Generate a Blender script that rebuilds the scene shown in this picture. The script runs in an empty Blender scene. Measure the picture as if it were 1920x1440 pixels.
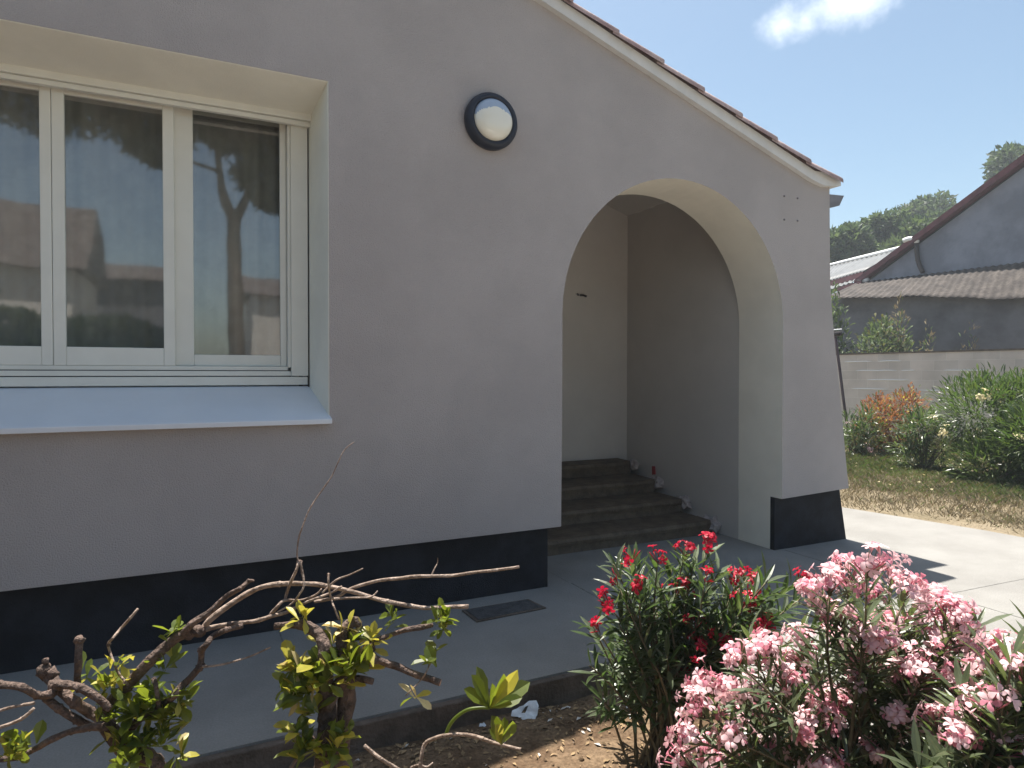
import bpy, bmesh, math, random
import numpy as np
from mathutils import Vector, Matrix, noise

random.seed(7)
rng = np.random.default_rng(7)
SC = bpy.context.scene
COL = SC.collection
PI = math.pi

# ------------------------------------------------------------------ camera
F_PX, YAW, PITCH, ROLL, EYE = 1228.175, 0.450034, -0.0165773, 0.0012864, 1.40
_fw = Vector((math.sin(YAW) * math.cos(PITCH), math.cos(YAW) * math.cos(PITCH), math.sin(PITCH)))
_r0 = Vector((math.cos(YAW), -math.sin(YAW), 0))
_u0 = _r0.cross(_fw)
_r = _r0 * math.cos(ROLL) + _u0 * math.sin(ROLL)
_u = -_r0 * math.sin(ROLL) + _u0 * math.cos(ROLL)
CAM = Vector((0, 0, EYE))
cd = bpy.data.cameras.new("camera")
cam = bpy.data.objects.new("camera", cd)
COL.objects.link(cam)
cd.sensor_width = 36
cd.lens = F_PX / 1920 * 36
cd.clip_start = 0.05
cd.clip_end = 2000
M = Matrix((_r, _u, -_fw)).transposed().to_4x4()
M.translation = CAM
cam.matrix_world = M
SC.camera = cam


def ray(x, y):
    return _fw + _r * ((x - 960) / F_PX) + _u * ((720 - y) / F_PX)


def at(x, y, d):
    "world point a given depth in front of the camera"
    return CAM + ray(x, y) * d


# ------------------------------------------------------------------ light
SUN_EL = math.radians(73)
SKY_STRENGTH = 0.072
SUN_STRENGTH = 4.9
w = bpy.data.worlds.new("World")
SC.world = w
w.use_nodes = True
nt = w.node_tree
nt.nodes.clear()
N = nt.nodes.new
L = nt.links.new
sky = N("ShaderNodeTexSky")
sky.sky_type = "NISHITA"
sky.sun_disc = False
sky.sun_elevation = SUN_EL
sky.sun_rotation = 0.0
sky.air_density = 1.0
sky.dust_density = 1.6
sky.ozone_density = 1.0
bg = N("ShaderNodeBackground")
bg.inputs["Strength"].default_value = SKY_STRENGTH
outw = N("ShaderNodeOutputWorld")
# one soft cumulus, fixed to a direction of the sky
tc = N("ShaderNodeTexCoord")
cdir = ray(1595, 4).normalized()
cx = cdir.cross(Vector((0, 0, 1))).normalized()
cz = cx.cross(cdir).normalized()


def wdot(v):
    n = N("ShaderNodeVectorMath")
    n.operation = "DOT_PRODUCT"
    L(tc.outputs["Generated"], n.inputs[0])
    n.inputs[1].default_value = v
    return n.outputs["Value"]


def wmath(op, a, b=None, clamp=False):
    n = N("ShaderNodeMath")
    n.operation = op
    n.use_clamp = clamp
    for i, s in enumerate((a, b)):
        if s is None:
            continue
        if isinstance(s, (int, float)):
            n.inputs[i].default_value = s
        else:
            L(s, n.inputs[i])
    return n.outputs[0]


nz = N("ShaderNodeTexNoise")
nz.inputs["Scale"].default_value = 13
nz.inputs["Detail"].default_value = 9
nz.inputs["Roughness"].default_value = 0.55
L(tc.outputs["Generated"], nz.inputs["Vector"])
ex = wmath("DIVIDE", wdot(cx), 0.118)
ez = wmath("DIVIDE", wdot(cz), 0.043)
# lean the cloud a little
ez2 = wmath("SUBTRACT", ez, wmath("MULTIPLY", ex, 0.22))
rr = wmath("ADD", wmath("MULTIPLY", ex, ex), wmath("MULTIPLY", ez2, ez2))
front = wmath("GREATER_THAN", wdot(cdir), 0.5)
dens = wmath("SUBTRACT", 1.0, rr)
dens = wmath("ADD", dens, wmath("MULTIPLY", wmath("SUBTRACT", nz.outputs["Fac"], 0.5), 2.6))
dens = wmath("MULTIPLY", dens, 0.72, True)
dens = wmath("MULTIPLY", dens, front, True)
sm = N("ShaderNodeMapRange")
sm.interpolation_type = "SMOOTHSTEP"
L(dens, sm.inputs[0])
mixc = N("ShaderNodeMixRGB")
L(sm.outputs[0], mixc.inputs[0])
tint = N("ShaderNodeMixRGB")
tint.blend_type = "MULTIPLY"
tint.inputs[0].default_value = 1.0
tint.inputs[2].default_value = (1.03, 1.08, 1.0, 1)
L(sky.outputs[0], tint.inputs[1])
L(tint.outputs[0], mixc.inputs[1])
mixc.inputs[2].default_value = (9.5, 9.9, 10.6, 1)
L(mixc.outputs[0], bg.inputs["Color"])
L(bg.outputs[0], outw.inputs["Surface"])

sd = bpy.data.lights.new("sun", "SUN")
sd.energy = SUN_STRENGTH
sd.angle = math.radians(0.5)
sd.color = (1.0, 0.95, 0.87)
sun = bpy.data.objects.new("sun", sd)
sun.rotation_euler = (-(PI / 2 - SUN_EL), 0, 0)
sun.location = (0, 20, 40)
COL.objects.link(sun)
SC.view_settings.view_transform = "Standard"
SC.view_settings.look = "None"
SC.view_settings.exposure = 1.25
SC.view_settings.gamma = 1.0


# ------------------------------------------------------------------ materials
def mat(name, col, rough=0.7, var=0.0, vscale=4.0, bump=0.0, bscale=60.0, col2=None, thr=(0.4, 0.6),
        spec=0.5, trans=None, metallic=0.0, detail=4.0, space="Object", fine=0.0, fscale=150.0):
    m = bpy.data.materials.new(name)
    m.use_nodes = True
    t = m.node_tree
    b = t.nodes["Principled BSDF"]
    b.inputs["Base Color"].default_value = (*col, 1)
    b.inputs["Roughness"].default_value = rough
    b.inputs["Specular IOR Level"].default_value = spec
    b.inputs["Metallic"].default_value = metallic
    co = t.nodes.new("ShaderNodeTexCoord").outputs[space]
    cs = None
    if var > 0 or col2 is not None:
        n = t.nodes.new("ShaderNodeTexNoise")
        n.inputs["Scale"].default_value = vscale
        n.inputs["Detail"].default_value = detail
        n.inputs["Roughness"].default_value = 0.62
        t.links.new(co, n.inputs["Vector"])
        r = t.nodes.new("ShaderNodeValToRGB")
        r.color_ramp.elements[0].position = thr[0]
        r.color_ramp.elements[1].position = thr[1]
        if col2 is None:
            c1 = [c * (1 - var) for c in col]
            c2 = [min(1, c * (1 + var)) for c in col]
        else:
            c1, c2 = col, col2
        r.color_ramp.elements[0].color = (*c1, 1)
        r.color_ramp.elements[1].color = (*c2, 1)
        t.links.new(n.outputs["Fac"], r.inputs[0])
        cs = r.outputs[0]
        if fine > 0:
            n2 = t.nodes.new("ShaderNodeTexNoise")
            n2.inputs["Scale"].default_value = fscale
            n2.inputs["Detail"].default_value = 3
            t.links.new(co, n2.inputs["Vector"])
            mr = t.nodes.new("ShaderNodeMapRange")
            mr.inputs[1].default_value = 0.3
            mr.inputs[2].default_value = 0.7
            mr.inputs[3].default_value = 1 - fine
            mr.inputs[4].default_value = 1 + fine
            t.links.new(n2.outputs["Fac"], mr.inputs[0])
            mm = t.nodes.new("ShaderNodeVectorMath")
            mm.operation = "SCALE"
            t.links.new(cs, mm.inputs[0])
            t.links.new(mr.outputs[0], mm.inputs["Scale"])
            cs = mm.outputs[0]
        t.links.new(cs, b.inputs["Base Color"])
    if bump > 0:
        n = t.nodes.new("ShaderNodeTexNoise")
        n.inputs["Scale"].default_value = bscale
        n.inputs["Detail"].default_value = 5
        t.links.new(co, n.inputs["Vector"])
        bp = t.nodes.new("ShaderNodeBump")
        bp.inputs["Strength"].default_value = bump
        bp.inputs["Distance"].default_value = 0.02
        t.links.new(n.outputs["Fac"], bp.inputs["Height"])
        t.links.new(bp.outputs[0], b.inputs["Normal"])
    if trans is not None:
        tr = t.nodes.new("ShaderNodeBsdfTranslucent")
        tr.inputs["Color"].default_value = (*trans, 1)
        mx = t.nodes.new("ShaderNodeMixShader")
        mx.inputs[0].default_value = 0.38
        t.links.new(b.outputs[0], mx.inputs[1])
        t.links.new(tr.outputs[0], mx.inputs[2])
        t.links.new(mx.outputs[0], t.nodes["Material Output"].inputs["Surface"])
    return m


MT = {}
MT["render"] = mat("grey_render", (0.430, 0.394, 0.384), 0.95, 0.05, 1.1, 0.5, 150, spec=0.15, fine=0.05, fscale=260)
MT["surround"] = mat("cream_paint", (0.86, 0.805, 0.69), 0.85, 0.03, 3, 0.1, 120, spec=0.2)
MT["porch_paint"] = mat("pale_porch_paint", (0.58, 0.54, 0.495), 0.95, 0.03, 1.5, 0.3, 170, spec=0.15, fine=0.04, fscale=260)
MT["reveal"] = mat("off_white_reveal_paint", (0.84, 0.83, 0.74), 0.85, 0.03, 3, 0.1, 120, spec=0.2)
MT["plinth"] = mat("anthracite_paint", (0.012, 0.0145, 0.021), 0.8, 0.3, 6, 0.25, 150, spec=0.3)
MT["pvc"] = mat("white_pvc", (0.74, 0.74, 0.68), 0.45, 0.02, 5)
MT["gasket"] = mat("black_gasket", (0.02, 0.02, 0.02), 0.7)
MT["sill"] = mat("white_lacquered_sill", (0.72, 0.75, 0.80), 0.32, 0.02, 3)
MT["fascia"] = mat("white_fascia", (0.66, 0.66, 0.65), 0.75, 0.04, 6, 0.1, 80)
MT["tile"] = mat("terracotta_tile", (0.36, 0.235, 0.22), 0.85, col2=(0.52, 0.39, 0.36), vscale=7, bump=0.3, bscale=60, fine=0.15)
MT["gutter"] = mat("grey_zinc", (0.20, 0.19, 0.20), 0.5, 0.1, 8, metallic=0.2)
MT["step"] = mat("brown_stone", (0.075, 0.055, 0.038), 0.75, col2=(0.12, 0.09, 0.06), vscale=9, bump=0.4, bscale=40, fine=0.2)
MT["rubble"] = mat("pinkish_plaster", (0.42, 0.36, 0.34), 0.95, 0.2, 20, 0.6, 40)
MT["lamp_rim"] = mat("navy_plastic", (0.012, 0.016, 0.03), 0.5, spec=0.4)
MT["lamp_glass"] = mat("opal_diffuser", (0.82, 0.80, 0.70), 0.10, spec=0.7)
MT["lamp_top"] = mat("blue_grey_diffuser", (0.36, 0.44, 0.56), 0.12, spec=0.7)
MT["pole"] = mat("mauve_brown_paint", (0.10, 0.07, 0.08), 0.7)
MT["metal_dark"] = mat("dark_metal", (0.06, 0.05, 0.05), 0.6, metallic=0.5)
MT["concrete"] = mat("pale_concrete", (0.19, 0.182, 0.170), 0.9, col2=(0.27, 0.262, 0.246), vscale=1.4, thr=(0.25, 0.68), bump=0.25, bscale=90, fine=0.10, fscale=120, spec=0.25)
MT["joint"] = mat("joint_filler", (0.15, 0.145, 0.135), 0.95, 0.3, 12)
MT["kerb"] = mat("kerb_concrete", (0.075, 0.058, 0.045), 0.95, col2=(0.13, 0.10, 0.08), vscale=8, bump=0.5, bscale=60)
MT["hatch"] = mat("cast_iron", (0.075, 0.077, 0.08), 0.7, 0.2, 20, 0.5, 90, metallic=0.2)
MT["soil"] = mat("dry_soil", (0.10, 0.065, 0.04), 1.0, col2=(0.175, 0.122, 0.077), vscale=5, bump=0.8, bscale=45, fine=0.3, fscale=70, spec=0.1)
MT["lawn"] = mat("dry_lawn_soil", (0.15, 0.122, 0.078), 1.0, col2=(0.215, 0.175, 0.12), vscale=1.5, bump=0.8, bscale=25, fine=0.3, fscale=40, spec=0.1)
MT["grass_green"] = mat("green_grass", (0.10, 0.135, 0.04), 0.7, 0.3, 2, trans=(0.11, 0.17, 0.03))
MT["grass_olive"] = mat("olive_grass", (0.15, 0.145, 0.055), 0.75, 0.3, 2, trans=(0.14, 0.14, 0.04))
MT["grass_dun"] = mat("dun_grass", (0.22, 0.18, 0.115), 0.85, 0.3, 2)
MT["grass_straw"] = mat("straw_grass", (0.27, 0.22, 0.13), 0.8, 0.25, 2, trans=(0.18, 0.14, 0.08))
MT["bark"] = mat("shrub_bark", (0.065, 0.042, 0.032), 0.9, col2=(0.145, 0.098, 0.078), vscale=35, bump=0.9, bscale=90, fine=0.25)
MT["twig"] = mat("dry_twig_bark", (0.17, 0.12, 0.09), 0.85, col2=(0.34, 0.26, 0.21), vscale=40, bump=0.5, bscale=120)
MT["cutwood"] = mat("cut_wood", (0.42, 0.27, 0.19), 0.9, 0.2, 60)
MT["leaf"] = mat("shrub_leaf", (0.085, 0.115, 0.018), 0.36, 0.35, 9, trans=(0.30, 0.37, 0.03))
MT["leaf_yellow"] = mat("yellow_leaf", (0.36, 0.33, 0.05), 0.4, 0.25, 9, trans=(0.60, 0.54, 0.07))
MT["leaf_cream"] = mat("cream_leaf", (0.62, 0.52, 0.26), 0.45, 0.2, 12, trans=(0.55, 0.42, 0.16))
MT["ol_leaf"] = mat("oleander_leaf", (0.055, 0.085, 0.030), 0.33, 0.3, 7, trans=(0.09, 0.16, 0.03))
MT["ol_leaf3"] = mat("oleander_leaf_grey", (0.085, 0.108, 0.055), 0.34, 0.3, 7, trans=(0.13, 0.18, 0.05))
MT["ol_leaf2"] = mat("oleander_leaf_pale", (0.135, 0.165, 0.10), 0.30, 0.25, 7, trans=(0.14, 0.20, 0.05))
MT["ol_stem"] = mat("oleander_stem", (0.13, 0.11, 0.06), 0.8, 0.3, 20)
MT["red"] = mat("red_petal", (0.45, 0.008, 0.034), 0.45, 0.3, 30, trans=(0.60, 0.01, 0.05))
MT["pink"] = mat("pink_petal", (0.62, 0.24, 0.31), 0.5, 0.25, 25, trans=(0.80, 0.28, 0.36))
MT["pink_pale"] = mat("pale_pink_petal", (0.82, 0.58, 0.60), 0.55, 0.12, 25, trans=(0.88, 0.55, 0.58))
MT["cream_petal"] = mat("cream_petal", (0.80, 0.70, 0.42), 0.6, 0.15, 15, trans=(0.7, 0.6, 0.3))
MT["rust"] = mat("rust_leaf", (0.20, 0.08, 0.04), 0.8, 0.35, 5, trans=(0.40, 0.16, 0.05))
MT["bush_leaf"] = mat("bush_leaf", (0.085, 0.12, 0.03), 0.5, 0.3, 2, trans=(0.12, 0.18, 0.03))
MT["far_leaf"] = mat("far_tree_leaf", (0.065, 0.09, 0.05), 0.6, 0.3, 1.5, trans=(0.08, 0.12, 0.045))
MT["far_leaf2"] = mat("far_tree_leaf_light", (0.105, 0.155, 0.055), 0.6, 0.3, 1.5, trans=(0.12, 0.165, 0.055))
MT["pine"] = mat("pine_needles", (0.035, 0.048, 0.02), 0.8, 0.3, 2)
MT["trunk"] = mat("tree_bark", (0.11, 0.085, 0.06), 0.95, 0.3, 12, 0.8, 30)
MT["lite_wall"] = mat("pale_render_far", (0.55, 0.53, 0.48), 0.95, 0.06, 1.5)
MT["barn"] = mat("barn_render", (0.19, 0.205, 0.245), 0.95, 0.16, 0.9, 0.4, 14)
MT["leanto"] = mat("lean_to_render", (0.115, 0.115, 0.125), 0.95, 0.25, 0.8, 0.4, 10)
MT["verge"] = mat("red_verge", (0.105, 0.032, 0.04), 0.75, 0.2, 4)
MT["fibro"] = mat("weathered_fibre_cement", (0.042, 0.035, 0.032), 0.95, col2=(0.075, 0.063, 0.056), vscale=3.0, bump=0.4, bscale=25, fine=0.3, fscale=14)
MT["sheet"] = mat("grey_sheet_metal", (0.125, 0.13, 0.135), 0.6, 0.12, 1.5)
MT["white_strip"] = mat("white_strip", (0.8, 0.8, 0.8), 0.6)
MT["scrap"] = mat("white_scrap", (0.62, 0.66, 0.70), 0.7, 0.1, 30)
MT["redscrap"] = mat("red_plastic", (0.35, 0.03, 0.03), 0.6)
MT["litter"] = mat("leaf_litter", (0.25, 0.17, 0.09), 0.9, 0.4, 15)
MT["chip"] = mat("plaster_chip", (0.52, 0.50, 0.47), 0.9, 0.2, 30)
MT["dark_room"] = mat("room_wall", (0.10, 0.10, 0.10), 0.95)
MT["curtain"] = mat("net_curtain", (0.60, 0.60, 0.57), 0.95, 0.1, 5)
MT["far_roof"] = mat("old_roof_tiles", (0.085, 0.068, 0.06), 0.9, 0.3, 3, 0.5, 20)
MT["car_paint"] = mat("white_paint", (0.75, 0.76, 0.78), 0.3)
MT["rubber"] = mat("rubber", (0.02, 0.02, 0.02), 0.8)


def glass_mat():
    m = bpy.data.materials.new("window_glass")
    m.use_nodes = True
    t = m.node_tree
    t.nodes.clear()
    o = t.nodes.new("ShaderNodeOutputMaterial")
    g = t.nodes.new("ShaderNodeBsdfGlossy")
    g.inputs["Roughness"].default_value = 0.03
    g.inputs["Color"].default_value = (0.98, 0.95, 0.97, 1)
    tr = t.nodes.new("ShaderNodeBsdfTransparent")
    tr.inputs["Color"].default_value = (0.80, 0.81, 0.80, 1)
    mx = t.nodes.new("ShaderNodeMixShader")
    mx.inputs[0].default_value = 0.125
    # faint waviness of the pane
    c = t.nodes.new("ShaderNodeTexCoord")
    n = t.nodes.new("ShaderNodeTexNoise")
    n.inputs["Scale"].default_value = 2.0
    t.links.new(c.outputs["Object"], n.inputs["Vector"])
    b = t.nodes.new("ShaderNodeBump")
    b.inputs["Strength"].default_value = 0.05
    b.inputs["Distance"].default_value = 0.02
    t.links.new(n.outputs["Fac"], b.inputs["Height"])
    t.links.new(b.outputs[0], g.inputs["Normal"])
    t.links.new(tr.outputs[0], mx.inputs[1])
    t.links.new(g.outputs[0], mx.inputs[2])
    t.links.new(mx.outputs[0], o.inputs["Surface"])
    return m


MT["glass"] = glass_mat()


def block_mat():
    m = bpy.data.materials.new("concrete_blocks")
    m.use_nodes = True
    t = m.node_tree
    b = t.nodes["Principled BSDF"]
    b.inputs["Roughness"].default_value = 0.95
    c = t.nodes.new("ShaderNodeTexCoord")
    sp = t.nodes.new("ShaderNodeSeparateXYZ")
    t.links.new(c.outputs["Object"], sp.inputs[0])
    cb = t.nodes.new("ShaderNodeCombineXYZ")
    t.links.new(sp.outputs["Y"], cb.inputs["X"])
    t.links.new(sp.outputs["Z"], cb.inputs["Y"])
    br = t.nodes.new("ShaderNodeTexBrick")
    br.inputs["Scale"].default_value = 1.0
    br.inputs["Brick Width"].default_value = 0.5
    br.inputs["Row Height"].default_value = 0.21
    br.inputs["Mortar Size"].default_value = 0.008
    br.inputs["Color1"].default_value = (0.66, 0.575, 0.51, 1)
    br.inputs["Color2"].default_value = (0.56, 0.495, 0.44, 1)
    br.inputs["Mortar"].default_value = (0.68, 0.61, 0.55, 1)
    t.links.new(cb.outputs[0], br.inputs["Vector"])
    n = t.nodes.new("ShaderNodeTexNoise")
    n.inputs["Scale"].default_value = 2.2
    n.inputs["Detail"].default_value = 6
    t.links.new(c.outputs["Object"], n.inputs["Vector"])
    mx = t.nodes.new("ShaderNodeMixRGB")
    mx.blend_type = "MULTIPLY"
    mx.inputs[0].default_value = 0.55
    t.links.new(br.outputs["Color"], mx.inputs[1])
    r = t.nodes.new("ShaderNodeValToRGB")
    r.color_ramp.elements[0].position = 0.3
    r.color_ramp.elements[0].color = (0.6, 0.6, 0.6, 1)
    r.color_ramp.elements[1].position = 0.7
    t.links.new(n.outputs["Fac"], r.inputs[0])
    t.links.new(r.outputs[0], mx.inputs[2])
    t.links.new(mx.outputs[0], b.inputs["Base Color"])
    bp = t.nodes.new("ShaderNodeBump")
    bp.inputs["Strength"].default_value = 0.6
    bp.inputs["Distance"].default_value = 0.012
    t.links.new(br.outputs["Fac"], bp.inputs["Height"])
    bp.invert = True
    t.links.new(bp.outputs[0], b.inputs["Normal"])
    return m


MT["blocks"] = block_mat()


# ------------------------------------------------------------------ builders
class MB:
    "collects geometry; build() links it as ONE mesh object"

    def __init__(s):
        s.v, s.f, s.m, s.n = [], [], [], 0

    def add(s, verts, faces, mi=0):
        verts = np.asarray(verts, dtype=float).reshape(-1, 3)
        s.v.append(verts)
        o = s.n
        for f in faces:
            s.f.append(tuple(i + o for i in f))
            s.m.append(mi)
        s.n += len(verts)

    def box(s, a, b, mi=0):
        (x0, y0, z0), (x1, y1, z1) = a, b
        v = [(x0, y0, z0), (x1, y0, z0), (x1, y1, z0), (x0, y1, z0), (x0, y0, z1), (x1, y0, z1), (x1, y1, z1), (x0, y1, z1)]
        s.hexa(v, mi)

    def hexa(s, v, mi=0):
        s.add(v, [(0, 3, 2, 1), (4, 5, 6, 7), (0, 1, 5, 4), (1, 2, 6, 5), (2, 3, 7, 6), (3, 0, 4, 7)], mi)

    def prism(s, poly, y0, y1, mi=0):
        "polygon in XZ extruded along Y"
        n = len(poly)
        v = [(x, y0, z) for x, z in poly] + [(x, y1, z) for x, z in poly]
        f = [tuple(range(n)), tuple(range(2 * n - 1, n - 1, -1))]
        f += [(i, i + n, (i + 1) % n + n, (i + 1) % n) for i in range(n)]
        s.add(v, f, mi)

    def tube(s, pts, rad, mi=0, seg=8, sub=4, rough=0.0, cap_mi=None):
        pts = [Vector(p) for p in pts]
        n = len(pts)
        if isinstance(rad, (int, float)):
            rad = [rad] * n
        P, Rr = [], []
        for i in range(n - 1):
            p0, p1, p2, p3 = pts[max(i - 1, 0)], pts[i], pts[i + 1], pts[min(i + 2, n - 1)]
            for k in range(sub):
                t = k / sub
                P.append(0.5 * ((2 * p1) + (p2 - p0) * t + (2 * p0 - 5 * p1 + 4 * p2 - p3) * t * t + (3 * p1 - p0 - 3 * p2 + p3) * t ** 3))
                Rr.append(rad[i] * (1 - t) + rad[i + 1] * t)
        P.append(pts[-1])
        Rr.append(rad[-1])
        d = (P[1] - P[0]).normalized()
        a = d.orthogonal().normalized()
        V = []
        for i, p in enumerate(P):
            d2 = (P[min(i + 1, len(P) - 1)] - P[max(i - 1, 0)]).normalized()
            a = (a - d2 * a.dot(d2)).normalized()
            b = d2.cross(a)
            for k in range(seg):
                t = 2 * PI * k / seg
                r = Rr[i]
                if rough:
                    r *= 1 + rough * noise.noise(Vector((p.x * 40 + math.cos(t), p.y * 40 + math.sin(t), p.z * 40)))
                V.append(p + (a * math.cos(t) + b * math.sin(t)) * r)
        fs = []
        for i in range(len(P) - 1):
            for k in range(seg):
                k2 = (k + 1) % seg
                fs.append((i * seg + k, i * seg + k2, (i + 1) * seg + k2, (i + 1) * seg + k))
        s.add(V, fs, mi)
        o = s.n - len(V)
        cm = mi if cap_mi is None else cap_mi
        s.f.append(tuple(o + k for k in range(seg - 1, -1, -1)))
        s.m.append(mi)
        s.f.append(tuple(o + (len(P) - 1) * seg + k for k in range(seg)))
        s.m.append(cm)

    def lump(s, c, r, mi=0, seg=8, rough=0.3, scale=(1, 1, 1)):
        bm = bmesh.new()
        bmesh.ops.create_icosphere(bm, subdivisions=2, radius=1)
        c = Vector(c)
        V = []
        for v in bm.verts:
            k = 1 + rough * noise.noise(v.co * 1.7 + c * 30)
            V.append(c + Vector((v.co.x * scale[0], v.co.y * scale[1], v.co.z * scale[2])) * r * k)
        s.add(V, [tuple(x.index for x in f.verts) for f in bm.faces], mi)
        bm.free()

    def build(s, name, mats, parent=None, smooth=False, bevel=0.0):
        if not isinstance(mats, (list, tuple)):
            mats = [mats]
        me = bpy.data.meshes.new(name)
        v = np.concatenate(s.v) if s.v else np.zeros((0, 3))
        org = Vector((0, 0, 0))
        if parent is not None:
            org = wloc(parent)
        v = v - np.array(org)
        me.from_pydata(v.tolist(), [], s.f)
        for m in mats:
            me.materials.append(m)
        me.polygons.foreach_set("material_index", s.m)
        if smooth:
            me.polygons.foreach_set("use_smooth", [True] * len(me.polygons))
        me.update()
        o = bpy.data.objects.new(name, me)
        COL.objects.link(o)
        if parent is not None:
            o.parent = parent
        if bevel:
            md = o.modifiers.new("bevel", "BEVEL")
            md.width = bevel
            md.segments = 2
            md.limit_method = "ANGLE"
        return o


def wloc(o):
    p = Vector(o.location)
    while o.parent is not None:
        o = o.parent
        p = p + Vector(o.location)
    return p


def tag(o, label=None, cat=None, group=None, kind=None):
    if label:
        o["label"] = label
    if cat:
        o["category"] = cat
    if group:
        o["group"] = group
    if kind:
        o["kind"] = kind
    return o


def thing(name, label, cat, loc=(0, 0, 0), group=None):
    o = bpy.data.objects.new(name, None)
    o.empty_display_size = 0.1
    COL.objects.link(o)
    o.location = loc
    return tag(o, label, cat, group)


def fill_prism(outer, holes, y0, y1):
    "XZ polygon with holes, extruded along Y"
    mb = MB()
    bm = bmesh.new()
    for loop in [outer] + holes:
        vs = [bm.verts.new((x, y0, z)) for x, z in loop]
        for i in range(len(vs)):
            bm.edges.new((vs[i], vs[(i + 1) % len(vs)]))
    bmesh.ops.triangle_fill(bm, use_beauty=True, use_dissolve=False, edges=bm.edges[:])
    bm.normal_update()
    bm.verts.index_update()
    V = [tuple(v.co) for v in bm.verts]
    Fs = []
    for f in bm.faces:
        ids = [v.index for v in f.verts]
        if f.normal.y > 0:
            ids.reverse()
        Fs.append(tuple(ids))
    n = len(V)
    mb.add(V + [(x, y1, z) for x, _, z in V], Fs + [tuple(n + i for i in reversed(f)) for f in Fs])
    bm.free()
    for loop in [outer] + holes:
        k = len(loop)
        v = [(x, y0, z) for x, z in loop] + [(x, y1, z) for x, z in loop]
        mb.add(v, [(i, (i + 1) % k, (i + 1) % k + k, i + k) for i in range(k)])
    return mb


# ------------------------------------------------------------------ ground, path, soil
def sheet(name, x0, x1, y0, y1, z, m, nx=1, ny=1, amp=0.0, sc=1.0, hole=None):
    mb = MB()
    xs = np.linspace(x0, x1, nx + 1)
    ys = np.linspace(y0, y1, ny + 1)
    V = [(x, y, z + (amp * noise.fractal(Vector((x * sc, y * sc, 3.3)), 1.0, 2.0, 4) if amp else 0)) for y in ys for x in xs]
    Fs = [(j * (nx + 1) + i, j * (nx + 1) + i + 1, (j + 1) * (nx + 1) + i + 1, (j + 1) * (nx + 1) + i) for j in range(ny) for i in range(nx)]
    mb.add(V, Fs)
    return tag(mb.build(name, m, None, True), kind="structure")


SOIL_Z = -0.12
sheet("ground", -700, 700, -700, 700, -0.20, MT["lawn"])
MT["gravel"] = mat("bounce_gravel", (0.48, 0.43, 0.36), 1.0, col2=(0.62, 0.57, 0.50), vscale=60, bump=0.6, bscale=80, spec=0.1)
sheet("flower_bed_soil", -7, 2.6, -0.6, 2.62, SOIL_Z, MT["soil"], 240, 140, 0.022, 3.0)
sheet("unseen_dark_soil", -14, 0.2, -11.5, -0.6, -0.125, MT["soil"])  # unseen ground, made dark soil to cut bounce on the left facade
sheet("unseen_bounce_gravel", 0.2, 14, -11.5, -0.6, -0.125, MT["gravel"])  # pale ground added behind the camera to bounce sunlight onto the house

# path along the house and the wide terrace to the right of the bed
pa = MB()
pa.box((1.1, 3.761, -0.16), (4.117, 4.40, -0.001))
pa.prism([(-8, -0.16), (2.24, -0.16), (2.24, 0.0), (-8, 0.0)], 2.64, 3.76)
pa.hexa([(2.24, -4, -0.16), (6.9, -4, -0.16), (6.35, 3.4, -0.16), (2.24, 3.76, -0.16),
         (2.24, -4, 0), (6.9, -4, 0), (6.35, 3.4, 0), (2.24, 3.76, 0)])
pa.hexa([(2.24, 3.76, -0.16), (6.35, 3.4, -0.16), (5.9, 5.6, -0.16), (2.24, 5.6, -0.16),
         (2.24, 3.76, 0), (6.35, 3.4, 0), (5.9, 5.6, 0), (2.24, 5.6, 0)])
pa.hexa([(4.6, 5.6, -0.16), (5.9, 5.6, -0.16), (5.6, 12, -0.16), (4.6, 12, -0.16),
         (4.6, 5.6, 0), (5.9, 5.6, 0), (5.6, 12, 0), (4.6, 12, 0)])
tag(pa.build("concrete_path", MT["concrete"]), kind="structure")
jm = MB()
for (x0_, y0_, x1_, y1_) in [(4.2, 2.66, 4.2, 3.72), (2.25, -3.9, 2.25, 3.74), (2.3, 2.62, 6.45, 2.42), (4.3, -3.9, 4.25, 2.6), (0.4, 2.66, 0.4, 3.74), (-1.9, 2.66, -1.9, 3.74)]:
    dx_, dy_ = x1_ - x0_, y1_ - y0_
    l_ = math.hypot(dx_, dy_)
    nx_, ny_ = -dy_ / l_ * 0.004, dx_ / l_ * 0.004
    jm.hexa([(x0_ - nx_, y0_ - ny_, -.01), (x1_ - nx_, y1_ - ny_, -.01), (x1_ + nx_, y1_ + ny_, -.01), (x0_ + nx_, y0_ + ny_, -.01),
             (x0_ - nx_, y0_ - ny_, .0015), (x1_ - nx_, y1_ - ny_, .0015), (x1_ + nx_, y1_ + ny_, .0015), (x0_ + nx_, y0_ + ny_, .0015)])
tag(jm.build("path_joint", MT["joint"]), kind="structure")
kb = MB()
kb.box((-8, 2.60, -0.17), (2.20, 2.637, -0.006))
kb.box((2.203, -4, -0.17), (2.237, 2.637, -0.006))
tag(kb.build("path_kerb", MT["kerb"], bevel=0.006), kind="structure")

# ------------------------------------------------------------------ house
house = thing("house", "low grey rendered house with arched porch and dark plinth under a pink tiled roof", "house", (2.0, 3.7, 0))
FY = 3.674
BACK = 4.13
RX, RSL = -1.0, 0.331                    # ridge x, roof slope
WIN = dict(x0=-2.35, x1=0.662, z0=1.15, z1=2.99)


def roof_z(x):
    return 2.91 + RSL * (4.42 - x) if x > RX else 2.91 + RSL * (4.42 - RX) - RSL * (RX - x)


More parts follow.
